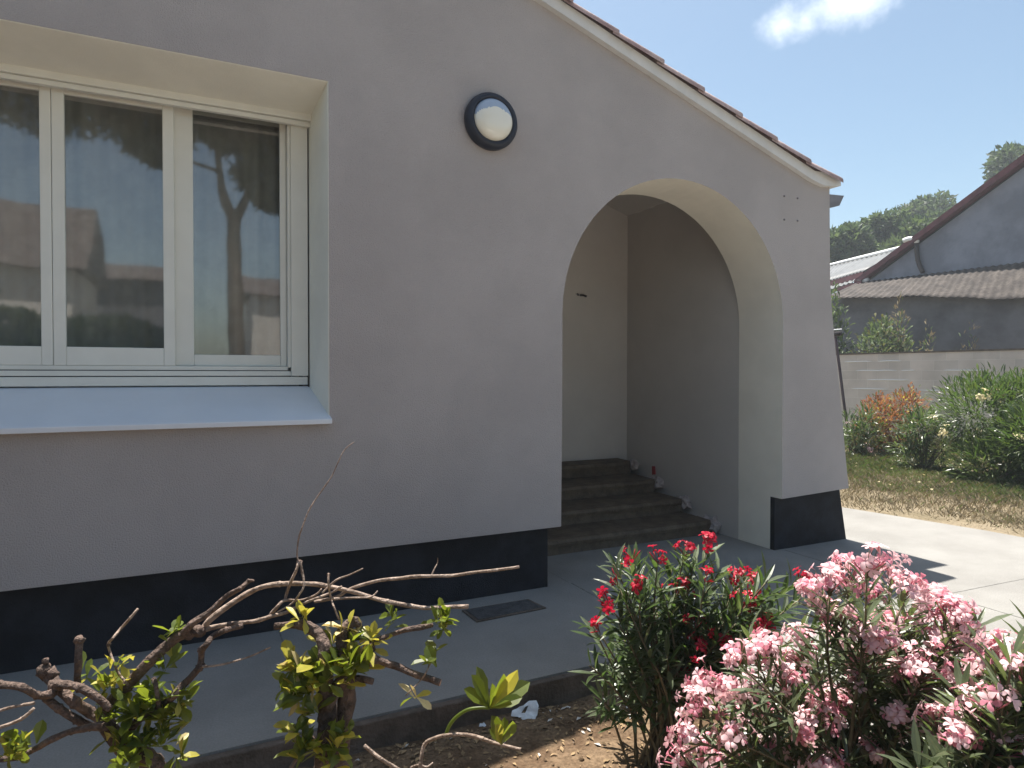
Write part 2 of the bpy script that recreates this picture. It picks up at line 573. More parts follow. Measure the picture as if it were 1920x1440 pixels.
arch = [(2.13, 0.405)]
arch += [(2.136, 1.2)]
CXA, RA, ZA = 3.125, 0.989, 1.79
for k in range(0, 41):
    a = PI - PI * k / 40
    arch.append((CXA + RA * math.cos(a), ZA + RA * math.sin(a) * 0.995))
arch += [(4.116, 0.42)]
right_edge = [(4.888, 0.447), (4.85, 0.68), (4.784, 1.138), (4.70, 1.663), (4.66, 1.95), (4.640, 2.15), (4.622, 2.93)]
outline = [(-6.6, 0.405)] + arch + right_edge + [(4.42, roof_z(4.42) + 0.02), (RX, roof_z(RX) + 0.02), (-6.6, roof_z(-6.6) + 0.02)]
hole = [(WIN["x0"], WIN["z0"]), (WIN["x1"], WIN["z0"]), (WIN["x1"], WIN["z1"]), (WIN["x0"], WIN["z1"])]
wall = fill_prism(outline, [hole], FY, BACK)
wall.box((4.1175, 3.79, 0.0), (4.93, BACK - 0.002, 0.46), 1)             # foot of the pier behind its plinth
wall.box((-6.6, 3.79, 0.0), (2.06, BACK, 0.40))
pts_arch = [Vector((x, 0, z)) for x, z in arch]
V_all = np.concatenate(wall.v)
for i, f in enumerate(wall.f):
    if len(f) == 4:
        c = V_all[list(f)].mean(0)
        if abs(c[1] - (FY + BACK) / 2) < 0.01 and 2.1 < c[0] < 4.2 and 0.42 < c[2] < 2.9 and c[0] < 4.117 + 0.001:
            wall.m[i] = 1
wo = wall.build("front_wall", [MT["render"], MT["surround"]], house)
bpy.context.view_layer.update()
# side wall, battered like the pier, and porch walls
sw = MB()
sw.prism([(4.1195, 0.0), (4.93, 0.0), (4.85, 0.68), (4.784, 1.138), (4.70, 1.663), (4.66, 1.95), (4.640, 2.15), (4.622, 2.93), (4.1195, 3.06)], BACK + 0.001, 12)
sw.build("side_wall", MT["render"], house)
sw = MB()
sw.box((-6.6, BACK + 0.001, 0), (-6.4, 12, 2.85))
sw.box((-6.4, 11.8, 0), (4.119, 12, 2.95))
sw.build("back_wall", MT["render"], house)
pw = MB()
pw.prism([(1.1, 0.0), (4.119, 0.0), (4.119, roof_z(4.119) + 0.06), (1.1, roof_z(1.1) + 0.06)], 5.72, 5.86)
pw.prism([(1.0, 0.0), (1.12, 0.0), (1.12, roof_z(1.12) + 0.06), (1.0, roof_z(1.0) + 0.06)], BACK + 0.001, 5.719)
pw.prism([(1.121, roof_z(1.121) + 0.048), (4.117, roof_z(4.117) + 0.048), (4.117, roof_z(4.117) + 0.06), (1.121, roof_z(1.121) + 0.06)], BACK + 0.001, 5.719)
pw.box((4.1172, BACK + 0.0005, 0.0), (4.1192, 5.7195, roof_z(4.119) + 0.046))
pw.build("porch_wall", MT["porch_paint"], house)
rm = MB()
rm.box((-6.3, 7.0, 0), (0.99, 7.1, 3.1))
rm.box((-6.3, 4.2, 0.02), (0.99, 6.99, 0.1))
rm.box((-6.3, 4.2, 3.0), (0.99, 6.99, 3.05))
rm.build("room", MT["dark_room"], house)

pl = MB()
pl.prism([(-6.6, 0.0), (2.07, 0.0), (2.07, 0.404), (-6.6, 0.404)], 3.745, 3.789)
pl.build("plinth", MT["plinth"], house)
pl = MB()
pl.hexa([(4.118, 3.745, 0), (4.955, 3.745, 0), (4.955, 3.789, 0), (4.118, 3.789, 0),
         (4.118, 3.745, 0.44), (4.862, 3.745, 0.44), (4.862, 3.789, 0.44), (4.118, 3.789, 0.44)])
pl.build("plinth", MT["plinth"], house)

# fascia following the rake, flaring out level at the eave
fa = MB()
fx = [(RX, roof_z(RX)), (4.36, roof_z(4.36) - 0.003), (4.45, 2.905), (4.52, 2.893), (4.62, 2.905), (4.70, 2.915)]
tx = [(4.70, 2.975), (4.62, 2.985), (4.50, 3.0), (4.40, roof_z(4.40) + 0.078), (RX, roof_z(RX) + 0.078)]
fa.prism(fx + tx, 3.63, 3.80)
fa.build("fascia", MT["fascia"], house)
fa = MB()
fa.prism([(-6.7, roof_z(-6.7)), (RX - 0.002, roof_z(RX)), (RX - 0.002, roof_z(RX) + 0.078), (-6.7, roof_z(-6.7) + 0.078)], 3.63, 3.80)
fa.build("fascia", MT["fascia"], house)

# barrel tiles, courses of about 0.38 m
roof = MB()
ang = math.atan(RSL)
for side in (1, -1):
    ncol = 38
    ncrs = 15
    for c in range(ncol):
        y = 3.672 + c * 0.218
        seg = 10 if c < 3 else 6
        for k in range(ncrs):
            s0 = k * 0.379 + random.uniform(-0.008, 0.008)
            lo = 4.665 - s0 * math.cos(ang)
            if lo < RX:
                continue
            jy = random.uniform(-0.005, 0.005)
            V, Fs = [], []
            for (ds, r, up) in ((0, 0.082, 0.014), (0.43, 0.072, 0.0)):
                for t in range(seg + 1):
                    a = PI * t / seg
                    x = lo - ds * math.cos(ang) + math.sin(ang) * (math.sin(a) * r * 0.88 + up)
                    z = roof_z(lo) + 0.062 + ds * math.sin(ang) + math.cos(ang) * (math.sin(a) * r * 0.88 + up)
                    if k == 0:
                        z += 0.022 * (1 - ds / 0.44)
                    if side < 0:
                        x = 2 * RX - x
                    V.append((x, y + jy + r * math.cos(a), z))
            for ds, r, up in ((0, 0.076, 0.012),):
                for t in range(seg + 1):
                    a = PI * t / seg
                    x = lo + math.sin(ang) * (math.sin(a) * r * 0.88 + up)
                    z = roof_z(lo) + 0.062 + math.cos(ang) * (math.sin(a) * r * 0.88 + up) + (0.022 if k == 0 else 0)
                    if side < 0:
                        x = 2 * RX - x
                    V.append((x, y + jy + r * math.cos(a), z))
            q = seg + 1
            for t in range(seg):
                Fs.append((t, t + 1, q + t + 1, q + t))
                Fs.append((2 * q + t, 2 * q + t + 1, t + 1, t))
            roof.add(V, Fs)
    # bed under the tiles
    xe = 4.66 if side > 0 else 2 * RX - 4.66
    ze = roof_z(4.66) + 0.03
    zr = roof_z(RX) + 0.05
    def bed(xa, xb_, ya, yb):
        za, zb_ = zr + (ze - zr) * (xa - RX) / (xe - RX), zr + (ze - zr) * (xb_ - RX) / (xe - RX)
        roof.hexa([(xa, ya, za - 0.05), (xb_, ya, zb_ - 0.05), (xb_, yb, zb_ - 0.05), (xa, yb, za - 0.05),
                   (xa, ya, za), (xb_, ya, zb_), (xb_, yb, zb_), (xa, yb, za)])
    if side > 0:
        bed(RX, xe, 5.861, 12.2)
        bed(RX, 1.11, 3.801, 5.86)
        bed(4.13, xe, 3.801, 5.86)
    else:
        bed(RX, xe, 3.801, 12.2)
ro = roof.build("roof", MT["tile"], house, True)

# gutter along the eave, seen from its end
gu = MB()
prof_o = [(4.66, 2.890), (4.67, 2.795), (4.71, 2.772), (4.80, 2.79), (4.895, 2.815), (4.925, 2.865), (4.95, 2.905)]
prof_i = [(4.937, 2.905), (4.913, 2.868), (4.886, 2.828), (4.797, 2.803), (4.713, 2.785), (4.682, 2.803), (4.672, 2.890)]
gu.prism(prof_o + prof_i, 3.80, 12.2)
gu.prism(prof_o, 3.792, 3.80)
gu.build("gutter", MT["gutter"], house)
# stairs
stairs = thing("x", None, None)
stairs.name = "staircase"
stairs.parent = house
stairs.location = (0.9, 0.9, 0)
noses = [(4.34, 0.125), (4.70, 0.25), (5.08, 0.375), (5.46, 0.505)]
for i, (y, z) in enumerate(noses):
    sb = MB()
    z0 = -0.05 if i == 0 else noses[i - 1][1] - 0.02
    xr = 4.03 - 0.012 * i
    n = 18
    xs = np.linspace(1.125, xr, n)
    V = []
    prof = [(0.03, z0), (0.03, z - 0.06), (0.008, z - 0.055), (0.0, z - 0.03), (0.006, z - 0.008), (0.03, z), (5.715 - y, z + 0.004), (5.715 - y, z0)]
    for x in xs:
        j = 0.006 * noise.noise(Vector((x * 3, y, z)))
        for k, (dy, zz) in enumerate(prof):
            yy = y + dy + (j if k < 6 else 0)
            if x == xs[-1] and k in (2, 3, 4):
                yy += 0.02
            V.append((x, yy, zz + (j * 0.6 if k in (3, 4, 5) else 0)))
    q = len(prof)
    Fs = [(a * q + k, (a + 1) * q + k, (a + 1) * q + (k + 1) % q, a * q + (k + 1) % q) for a in range(n - 1) for k in range(q)]
    Fs += [tuple(range(q - 1, -1, -1)), tuple((n - 1) * q + k for k in range(q))]
    sb.add(V, Fs)
    sb.build("step", MT["step"], stairs)
    # rough strip of old plaster between the step end and the wall
    rb = MB()
    for k in range(5):
        rb.lump((xr + 0.045, y + 0.04 + k * 0.07, z - 0.045 - 0.012 * k), 0.058, rough=0.9, scale=(0.9, 1.1, 1.0))
    rb.build("plaster_residue", MT["rubble"], stairs)

# window -------------------------------------------------------------------
win = thing("x", None, None)
win.name = "window"
win.parent = house
win.location = (-1.4, 0.35, 1.3)
FP = 4.10                                  # front plane of the frame
# splayed cream lining of the recess
sr = MB()
x0, x1, z0, z1 = WIN["x0"], WIN["x1"], WIN["z0"], WIN["z1"]
xb, zb = 0.618, 2.915
sr.hexa([(x1 - 0.004, FY + 0.004, z0), (x1 + 0.05, FY + 0.004, z0), (x1 + 0.05, FP + 0.02, z0), (xb, FP + 0.02, z0),
         (x1 - 0.004, FY + 0.004, z1 + 0.04), (x1 + 0.05, FY + 0.004, z1 + 0.04), (x1 + 0.05, FP + 0.02, z1 + 0.04), (xb, FP + 0.02, z1 + 0.04)])
sr.hexa([(x0, FY + 0.004, z1 - 0.004), (x1 - 0.003, FY + 0.004, z1 - 0.004), (xb + 0.001, FP + 0.02, zb), (x0, FP + 0.02, zb),
         (x0, FY + 0.004, z1 + 0.041), (x1 - 0.003, FY + 0.004, z1 + 0.041), (xb + 0.001, FP + 0.02, z1 + 0.041), (x0, FP + 0.02, z1 + 0.041)])
sr.box((x0 - 0.05, FY + 0.004, z0), (x0 + 0.004, FP + 0.02, z1 + 0.04))
sr.build("reveal", MT["reveal"], win)
# roller-shutter lintel: stepped lip above the sashes
sh = MB()
sh.box((x0 + 0.005, 4.035, 2.892), (xb + 0.010, 4.119, 2.956))
sh.box((x0 + 0.005, 4.055, 2.864), (xb + 0.006, 4.088, 2.891))
sh.build("shutter_box", MT["pvc"], win, bevel=0.004)
fr = MB()
fr.box((0.515, FP - 0.010, 1.382), (0.612, 4.20, 2.905))
fr.box((0.498, FP + 0.004, 1.432), (0.5145, 4.20, 2.905))
fr.box((x0 + 0.01, FP + 0.002, 1.382), (0.5135, 4.20, 1.410))
fr.box((x0 + 0.01, FP + 0.012, 1.413), (0.4975, 4.20, 1.437))
fr.box((x0 + 0.01, FP + 0.095, 2.88), (0.4975, 4.20, 2.91))
fr.build("frame", MT["pvc"], win, bevel=0.003)
gk = MB()
gk.box((x0 + 0.01, FP + 0.008, 1.408), (0.5135, 4.18, 1.4145))
gk.box((x0 + 0.01, FP + 0.004, 1.377), (0.5135, 4.18, 1.383))
gk.box((0.6115, FP - 0.009, 1.20), (0.6155, 4.15, 2.862))
gk.box((x0 + 0.01, 4.089, 2.878), (0.5135, 4.112, 2.891))
gk.build("gasket", MT["gasket"], win)
sf = MB()
sf.box((x0 + 0.005, FP - 0.005, 1.328), (0.610, 4.15, 1.3765))
sf.build("sub_frame", MT["pvc"], win, bevel=0.003)


def sash(xa, xb_, za, zt, st, sb_, tb, y, pane_y):
    m = MB()
    wl, wr = st
    m.box((xa, y, za), (xa + wl, y + 0.035, zt))
    m.box((xb_ - wr, y, za), (xb_, y + 0.035, zt))
    m.box((xa + wl, y + 0.001, za), (xb_ - wr, y + 0.034, za + sb_))
    if tb > 0:
        m.box((xa + wl, y + 0.001, zt - tb), (xb_ - wr, y + 0.034, zt))
    o = m.build("sash", MT["pvc"], win, bevel=0.004)
    p = MB()
    p.box((xa + wl - 0.005, pane_y, za + sb_ - 0.004), (xb_ - wr + 0.005, pane_y + 0.004, zt - max(tb, 0.001) + 0.003))
    p.build("pane", MT["glass"], win)


SB = 1.438
sash(-1.42, -0.668, SB, 2.90, (0.05, 0.05), 0.098, 0.046, FP + 0.014, FP + 0.03)
sash(-0.666, -0.101, SB, 2.90, (0.056, 0.056), 0.098, 0.046, FP + 0.014, FP + 0.03)
sash(-0.106, 0.497, SB, 2.90, (0.100, 0.036), 0.066, 0.0, FP + 0.052, FP + 0.068)
sash(-2.33, -1.422, SB, 2.90, (0.05, 0.05), 0.098, 0.046, FP + 0.014, FP + 0.03)
# sill
sl = MB()
xs0, xs1 = x0 - 0.01, 0.668
sl.hexa([(xs0, 3.628, 1.122), (xs1, 3.628, 1.122), (xs1 - 0.03, FP + 0.01, 1.29), (xs0, FP + 0.01, 1.29),
         (xs0, 3.628, 1.150), (xs1, 3.628, 1.150), (xs1 - 0.03, FP + 0.01, 1.322), (xs0, FP + 0.01, 1.322)])
sl.build("window_sill", MT["sill"], win, bevel=0.004)
# pleated net curtain inside
cu = MB()
V, Fs = [], []
nn = 260
for i in range(nn + 1):
    x = -2.3 + 2.9 * i / nn
    y = 4.42 + 0.022 * math.sin(i * 0.55 + 0.8 * math.sin(i * 0.13))
    V += [(x, y, 1.2), (x, y, 2.998)]
    if i < nn:
        Fs.append((2 * i, 2 * i + 2, 2 * i + 3, 2 * i + 1))
cu.add(V, Fs)
cu.build("curtain", MT["curtain"], win, True)

# ------------------------------------------------------------------ wall lamp and fixings
LX, LZ = 1.619, 2.920


def lathe(c, prof, seg, mi=0, mb=None):
    "revolve (r, y offset) round the Y axis through c"
    mb = mb or MB()
    V = []
    for r, dy in prof:
        for k in range(seg):
            a = 2 * PI * k / seg
            V.append((c[0] + r * math.cos(a), c[1] + dy, c[2] + r * math.sin(a)))
    Fs = [(i * seg + k, i * seg + (k + 1) % seg, (i + 1) * seg + (k + 1) % seg, (i + 1) * seg + k) for i in range(len(prof) - 1) for k in range(seg)]
    mb.add(V, Fs, mi)
    return mb


lamp = thing("wall_lamp", "round bulkhead wall lamp with navy rim and white diffuser beside the arch", "lamp", (LX, FY, LZ))
lathe((LX, FY, LZ), [(0.162, 0.0), (0.168, -0.008), (0.170, -0.030), (0.166, -0.052), (0.152, -0.068), (0.136, -0.072), (0.126, -0.066), (0.124, -0.030)], 64).build("rim", MT["lamp_rim"], lamp, True)
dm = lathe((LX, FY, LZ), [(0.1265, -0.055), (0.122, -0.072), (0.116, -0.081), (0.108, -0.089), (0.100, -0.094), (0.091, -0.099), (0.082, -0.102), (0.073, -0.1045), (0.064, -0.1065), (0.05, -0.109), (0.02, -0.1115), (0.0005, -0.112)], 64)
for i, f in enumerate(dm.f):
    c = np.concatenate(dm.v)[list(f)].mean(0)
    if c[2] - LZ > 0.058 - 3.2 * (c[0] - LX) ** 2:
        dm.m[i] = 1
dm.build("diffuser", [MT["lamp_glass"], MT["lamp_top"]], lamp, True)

for i, (x, z, s) in enumerate([(4.113, 2.773, "upper left"), (4.258, 2.773, "upper right"), (4.115, 2.592, "lower left"), (4.260, 2.598, "lower right")]):
    mb = lathe((x, FY, z), [(0.0075, 0.001), (0.0075, -0.006), (0.004, -0.010), (0.0005, -0.011)], 8)
    tag(mb.build("wall_plug", MT["gutter"], None, True), "small grey wall plug, %s of the four beside the arch" % s, "wall plug", "wall plugs beside the arch")
hk = thing("wire_stub", "short dark wire stub poking out of the porch back wall", "wire", (3.535, 5.72, 2.195))
mb = MB()
mb.tube([(3.535, 5.725, 2.195), (3.535, 5.67, 2.19), (3.56, 5.64, 2.175)], 0.011, seg=8)
mb.build("cable", MT["metal_dark"], hk, True)
mb = MB()
mb.tube([(3.50, 5.725, 2.205), (3.49, 5.69, 2.20), (3.485, 5.68, 2.185)], 0.008, seg=8)
mb.build("connector", MT["metal_dark"], hk, True)

# ------------------------------------------------------------------ things on the path and soil
hc = thing("manhole_cover", "dark rectangular manhole cover set into the shaded path beside the plinth", "manhole cover", (1.63, 3.47, 0))
mb = MB()
mb.hexa([(1.41, 3.37, 0.001), (1.87, 3.395, 0.001), (1.84, 3.575, 0.001), (1.40, 3.575, 0.001),
         (1.41, 3.37, 0.008), (1.87, 3.395, 0.008), (1.84, 3.575, 0.008), (1.40, 3.575, 0.008)])
mb.build("rim", MT["kerb"], hc, bevel=0.002)
mb = MB()
mb.hexa([(1.43, 3.388, 0.008), (1.845, 3.41, 0.008), (1.82, 3.558, 0.008), (1.42, 3.558, 0.008),
         (1.43, 3.388, 0.012), (1.845, 3.41, 0.012), (1.82, 3.558, 0.012), (1.42, 3.558, 0.012)])
mb.build("plate", MT["hatch"], hc, bevel=0.002)


def zsoil(x, y):
    return SOIL_Z + 0.022 * noise.fractal(Vector((x * 3, y * 3, 3.3)), 1.0, 2.0, 4)


def on_soil(u, v):
    r = ray(u, v)
    t = (SOIL_Z - EYE) / r.z
    p = CAM + r * t
    p.z = zsoil(p.x, p.y)
    return p


def scrap(name, u, v, outline2, size, m, label, cat, group=None, hole=None, tilt=0.2):
    c = on_soil(u, v)
    bm = bmesh.new()
    vs = [bm.verts.new((x * size, 0, y * size)) for x, y in outline2]
    for i in range(len(vs)):
        bm.edges.new((vs[i], vs[(i + 1) % len(vs)]))
    if hole:
        hs = [bm.verts.new((x * size, 0, y * size)) for x, y in hole]
        for i in range(len(hs)):
            bm.edges.new((hs[i], hs[(i + 1) % len(hs)]))
    bmesh.ops.triangle_fill(bm, use_beauty=True, edges=bm.edges[:])
    bmesh.ops.subdivide_edges(bm, edges=bm.edges[:], cuts=2, use_grid_fill=True)
    R = Matrix.Rotation(-YAW + 0.1, 4, "Z") @ Matrix.Rotation(-1.2 + tilt, 4, "X")
    for q in bm.verts:
        q.co.y += size * 0.25 * noise.noise(q.co * 12 / size * 0.2 + c)
        q.co = R @ q.co + c + Vector((0, 0, size * 0.25))
    r = bmesh.ops.extrude_face_region(bm, geom=bm.faces[:])
    for q in [e for e in r["geom"] if isinstance(e, bmesh.types.BMVert)]:
        q.co += Vector((0, 0.003, 0.003))
    me = bpy.data.meshes.new(name)
    bm.to_mesh(me)
    bm.free()
    me.materials.append(m)
    o = bpy.data.objects.new(name, me)
    COL.objects.link(o)
    return tag(o, label, cat, group)


scrap("plastic_scrap", 985, 1350, [(-1, -.1), (-.9, .2), (-.35, .45), (-.1, .45), (.35, .75), (.9, .85), (1, .5), (.85, -.1), (.7, -.3), (.7, -.7), (.35, -.75), (-.2, -.4), (-.55, -.15)],
      0.062, MT["scrap"], "torn white plastic scrap with a slot lying on shaded soil by the kerb", "scrap", None,
      [(-.35, .02), (.02, .42), (.3, .5), (.02, .02)], 0.35)
for (u, v, s, lb) in [(868, 1356, 0.03, "pale plaster flake on soil between the arching sprout and the kerb"),
                      (752, 1390, 0.022, "pale plaster flake on dark soil by the leafy pruned trunk"),
                      (905, 1362, 0.015, "tiny pale plaster flake under the leaf tuft of the arching sprout")]:
    scrap("plaster_flake", u, v, [(-1, -.5), (-.7, .4), (0, .3), (.5, .5), (1, -.1), (.4, -.5), (-.1, -.2)], s, MT["scrap"], lb, "plaster flake", "plaster flakes on the soil", None, 0.3)
rs = MB()
V = [(4.085, 5.20, 0.40), (4.085, 5.25, 0.39), (4.087, 5.255, 0.475), (4.085, 5.21, 0.48)]
rs.add(V + [(x + 0.008, y, z) for x, y, z in V], [(0, 3, 2, 1), (4, 5, 6, 7), (0, 1, 5, 4), (1, 2, 6, 5), (2, 3, 7, 6), (3, 0, 4, 7)])
tag(rs.build("red_scrap", MT["redscrap"]), "small red plastic scrap against the wall above the porch steps", "scrap")

# dry leaves and chips scattered on the soil
lt = MB()
for i in range(2600):
    if i < 1500:
        x, y = rng.uniform(0.2, 2.15), rng.uniform(1.0, 2.58)
    else:
        x, y = rng.uniform(-2, 2.15), rng.uniform(0.2, 2.58)
    if i % 4 == 0:
        y = 2.58 - abs(rng.normal(0, 0.14))
    z = zsoil(x, y) + 0.004
    a = rng.uniform(0, 2 * PI)
    s = rng.uniform(0.004, 0.014) * (1 if i % 3 else 1.5)
    dx, dy = math.cos(a) * s, math.sin(a) * s
    k = 0 if i % 15 else 1
    lt.add([(x - dx, y - dy, z), (x + dy * .45, y - dx * .45, z + rng.uniform(0, .008)), (x + dx, y + dy, z + rng.uniform(0, .006)), (x - dy * .45, y + dx * .45, z + rng.uniform(0, .008))], [(0, 1, 2, 3)], k)
tag(lt.build("leaf_litter", [MT["litter"], MT["chip"]]), "dry leaf litter and plaster chips scattered over the flower bed soil", "leaf litter", kind="stuff")
pb = MB()
for i in range(700):
    x, y = rng.uniform(-0.5, 2.15), rng.uniform(0.8, 2.58)
    r = 0.003 + 0.009 * rng.random() ** 3
    pb.lump((x, y, zsoil(x, y) + r * 0.3), r, rough=0.8) if i < 260 else None
tag(pb.build("soil_clods", MT["soil"], None, True), "small clods and pebbles on the flower bed soil", "soil clods", kind="stuff")

# ------------------------------------------------------------------ leaves and flowers
LEAF_F = [(0, 1, 4), (0, 4, 3), (1, 2, 5, 4), (3, 4, 5, 6)]


def leaf(mb, p, d, up, ln, wd, mi, shape="lance", fold=0.25, bend=0.15):
    "one folded leaf from p along d"
    d = d.normalized()
    s = d.cross(up)
    if s.length < 1e-4:
        s = d.orthogonal()
    s.normalize()
    n = s.cross(d).normalized()
    if shape == "lance":
        pr = [(0.0, 0.05), (0.25, 0.75), (0.55, 1.0), (0.8, 0.6), (1.0, 0.0)]
    elif shape == "obov":
        pr = [(0.0, 0.10), (0.3, 0.45), (0.62, 1.0), (0.86, 0.75), (1.0, 0.0)]
    else:
        pr = [(0.0, 0.12), (0.35, 0.6), (0.65, 1.0), (0.9, 0.75), (1.0, 0.3)]
    V = []
    for t, wv in pr:
        c = p + d * (ln * t) - n * (bend * ln * t * t)
        h = wd * 0.5 * wv
        V += [c - s * h + n * (h * fold * 2), c, c + s * h + n * (h * fold * 2)]
    Fs = []
    for i in range(len(pr) - 1):
        a = i * 3
        Fs += [(a, a + 1, a + 4, a + 3), (a + 1, a + 2, a + 5, a + 4)]
    mb.add(V, Fs, mi)


PETAL = [(0.0, 0.04, 0.0), (0.32, 0.16, 0.42), (0.62, 0.33, 0.60), (0.88, 0.33, 0.55), (1.08, 0.12, 0.38)]


def flower(mb, p, d, size, mats):
    "five-petalled pinwheel flower facing d"
    d = d.normalized()
    a = d.orthogonal().normalized()
    b = d.cross(a)
    t0 = rng.uniform(0, 2 * PI)
    cup = rng.uniform(0.3, 1.1)
    mi = mats[int(rng.integers(len(mats)))]
    for k in range(5):
        t = t0 + k * 2 * PI / 5 + rng.uniform(-0.14, 0.14)
        o = a * math.cos(t) + b * math.sin(t)
        s = d.cross(o)
        sz = size * rng.uniform(0.44, 0.58)
        tw = rng.uniform(0.1, 0.35)
        cp = cup * rng.uniform(0.8, 1.2)
        V = []
        for r_, w_, h_ in PETAL:
            c = p + o * (sz * r_) + d * (sz * cp * h_) + s * (sz * 0.22 * r_ * r_)
            e = s * (sz * w_) + d * (sz * w_ * tw)
            V += [c - e, c + d * (-0.06 * sz * r_), c + s * (sz * w_) - d * (sz * w_ * tw * 0.3)]
        Fs = []
        for q in range(len(PETAL) - 1):
            z = q * 3
            Fs += [(z, z + 1, z + 4, z + 3), (z + 1, z + 2, z + 5, z + 4)]
        mb.add(V, Fs, mi if rng.random() < 0.6 else mats[int(rng.integers(len(mats)))])
    q = p - d * size * 0.4
    w_ = size * 0.07
    mb.add([q, p + a * w_, p + b * w_, p - a * w_, p - b * w_], [(0, 1, 2), (0, 2, 3), (0, 3, 4), (0, 4, 1)], mi)


def rnd_dir():
    v = Vector(rng.normal(size=3))
    return v.normalized()


def oleander(root, base, tips, petals, leaf_len, fl_size, leaf_w=0.16, whorl_from=0.45, nfl=(8, 15), stem_r=0.004, skip=0.18, leaves=("ol_leaf", "ol_leaf2")):
    """stems from base to every tip, whorls of lance leaves up each stem and, where the
    tip flowers, a head of flowers. tips: (point, flowering 0..1)"""
    base = Vector(base)
    st, fo = MB(), MB()
    for (p, fl) in tips:
        p = Vector(p)
        b0 = base + Vector((rng.normal() * 0.05, rng.normal() * 0.05, 0))
        h = p - b0
        m1 = b0 + Vector((h.x * 0.25, h.y * 0.25, h.z * 0.45)) + rnd_dir() * 0.02
        m2 = b0 + Vector((h.x * 0.68, h.y * 0.68, h.z * 0.78)) + rnd_dir() * 0.02
        st.tube([b0, m1, m2, p], [stem_r * 1.6, stem_r * 1.3, stem_r, stem_r * 0.6], seg=5, sub=3)
        ln = h.length
        stp = 0.022 if leaf_len < 0.12 else 0.03
        nw = max(3, int(ln * (1 - whorl_from) / stp))
        ph = rng.uniform(0, 6.28)
        for k in range(nw):
            t = whorl_from + (1 - whorl_from) * (k + 0.5) / nw
            # quadratic position along m1, m2, p
            q = b0.lerp(m1, t / 0.4) if t < 0.4 else (m1.lerp(m2, (t - 0.4) / 0.35) if t < 0.75 else m2.lerp(p, (t - 0.75) / 0.25))
            ax = (p - m2).normalized() if t > 0.6 else (m2 - m1).normalized()
            a = ax.orthogonal().normalized()
            bb = ax.cross(a)
            ph += 1.05
            for j in range(3):
                if rng.random() < skip:
                    continue
                g = ph + j * 2.094 + rng.uniform(-.3, .3)
                o = a * math.cos(g) + bb * math.sin(g)
                lift = 0.55 + 0.7 * (t - whorl_from) / (1 - whorl_from) + rng.uniform(-.25, .25)
                d = (o + ax * lift)
                L_ = leaf_len * rng.uniform(0.65, 1.1)
                leaf(fo, q + o * stem_r, d, Vector((0, 0, 1)) * 0.8 + ax, L_, L_ * leaf_w * rng.uniform(0.85, 1.15), 0 if rng.random() < 0.62 else 1,
                     "lance", 0.2, rng.uniform(0.0, 0.3))
        if fl:
            fm = MB()
            n = int(rng.uniform(*nfl) * fl)
            p = p + (p - m2).normalized() * 0.02
            r = 0.040 * (fl_size / 0.04) * (0.65 + 0.5 * fl) * rng.uniform(0.8, 1.5)
            n = int(n * rng.uniform(0.6, 1.2))
            ax = (p - m2).normalized()
            for k in range(max(2, n)):
                d = (rnd_dir() + ax * 0.55 + Vector((0, 0, 0.35))).normalized()
                c = p + ax * 0.015 + d * r * rng.uniform(0.4, 1.45)
                fm.tube([p - ax * 0.015, c - d * fl_size * 0.3], 0.0010, 1 if False else 2, 3, 1)
                flower(fm, c, (d + rnd_dir() * 0.35), fl_size * rng.uniform(0.8, 1.15), [0, 1, 1] if rng.random() < 0.7 else [1])
            for k in range(4):      # buds
                d = (rnd_dir() + ax * 1.2).normalized()
                fm.tube([p, p + d * r * 1.1, p + d * (r * 1.1 + 0.012)], [0.0008, 0.0022, 0.0004], 0, 4, 1)
            fm.build("flower_cluster", petals + [MT["ol_stem"]], root, True)
    st.build("stem", MT["ol_stem"], root, True)
    fo.build("foliage", [MT[q_] for q_ in leaves], root)


# red oleander, in the bed just in front of the steps
red = thing("red_oleander", "oleander bush with red flowers growing in the bed before the porch steps", "oleander", at(1245, 1446, 2.52))
tips = []
for u, v, fl in [(1190, 1060, .35), (1232, 1066, .5), (1282, 1050, .6), (1324, 1036, .5), (1148, 1143, .8), (1200, 1118, .4), (1128, 1192, .55), (1266, 1128, .5),
                 (1378, 1098, .4), (1386, 1143, .7), (1300, 1192, .6), (1302, 1228, 1.0), (1424, 1188, .9), (1352, 1222, .6), (1488, 1098, .7), (1502, 1122, .8),
                 (1524, 1182, .7), (1290, 1292, .7), (1162, 1105, .3), (1396, 1120, .3), (1320, 1100, .2)]:
    tips.append((at(u, v, rng.uniform(2.34, 2.62)), fl))
for u, v in [(1105, 1248), (1128, 1308), (1165, 1325), (1445, 1112), (1478, 1140), (1150, 1058), (1180, 1062), (1402, 1082), (1440, 1088), (1235, 1090), (1350, 1070), (1110, 1170),
             (1170, 1200), (1220, 1180), (1260, 1170), (1330, 1150), (1250, 1230), (1200, 1250), (1340, 1180), (1400, 1220), (1290, 1100), (1210, 1090), (1360, 1110), (1300, 1060),
             (1240, 1290), (1180, 1280), (1310, 1260), (1140, 1230), (1420, 1150), (1260, 1060), (1380, 1170), (1450, 1160), (1290, 1140), (1320, 1200), (1270, 1260),
             (1230, 1140), (1190, 1150), (1160, 1170), (1215, 1215), (1345, 1240), (1150, 1270), (1230, 1320)]:
    tips.append((at(u, v, rng.uniform(2.32, 2.72)), 0))
oleander(red, at(1245, 1446, 2.52), tips, [MT["red"], MT["red"]], 0.108, 0.038, 0.185, 0.50, (10, 16), 0.004, 0.36)

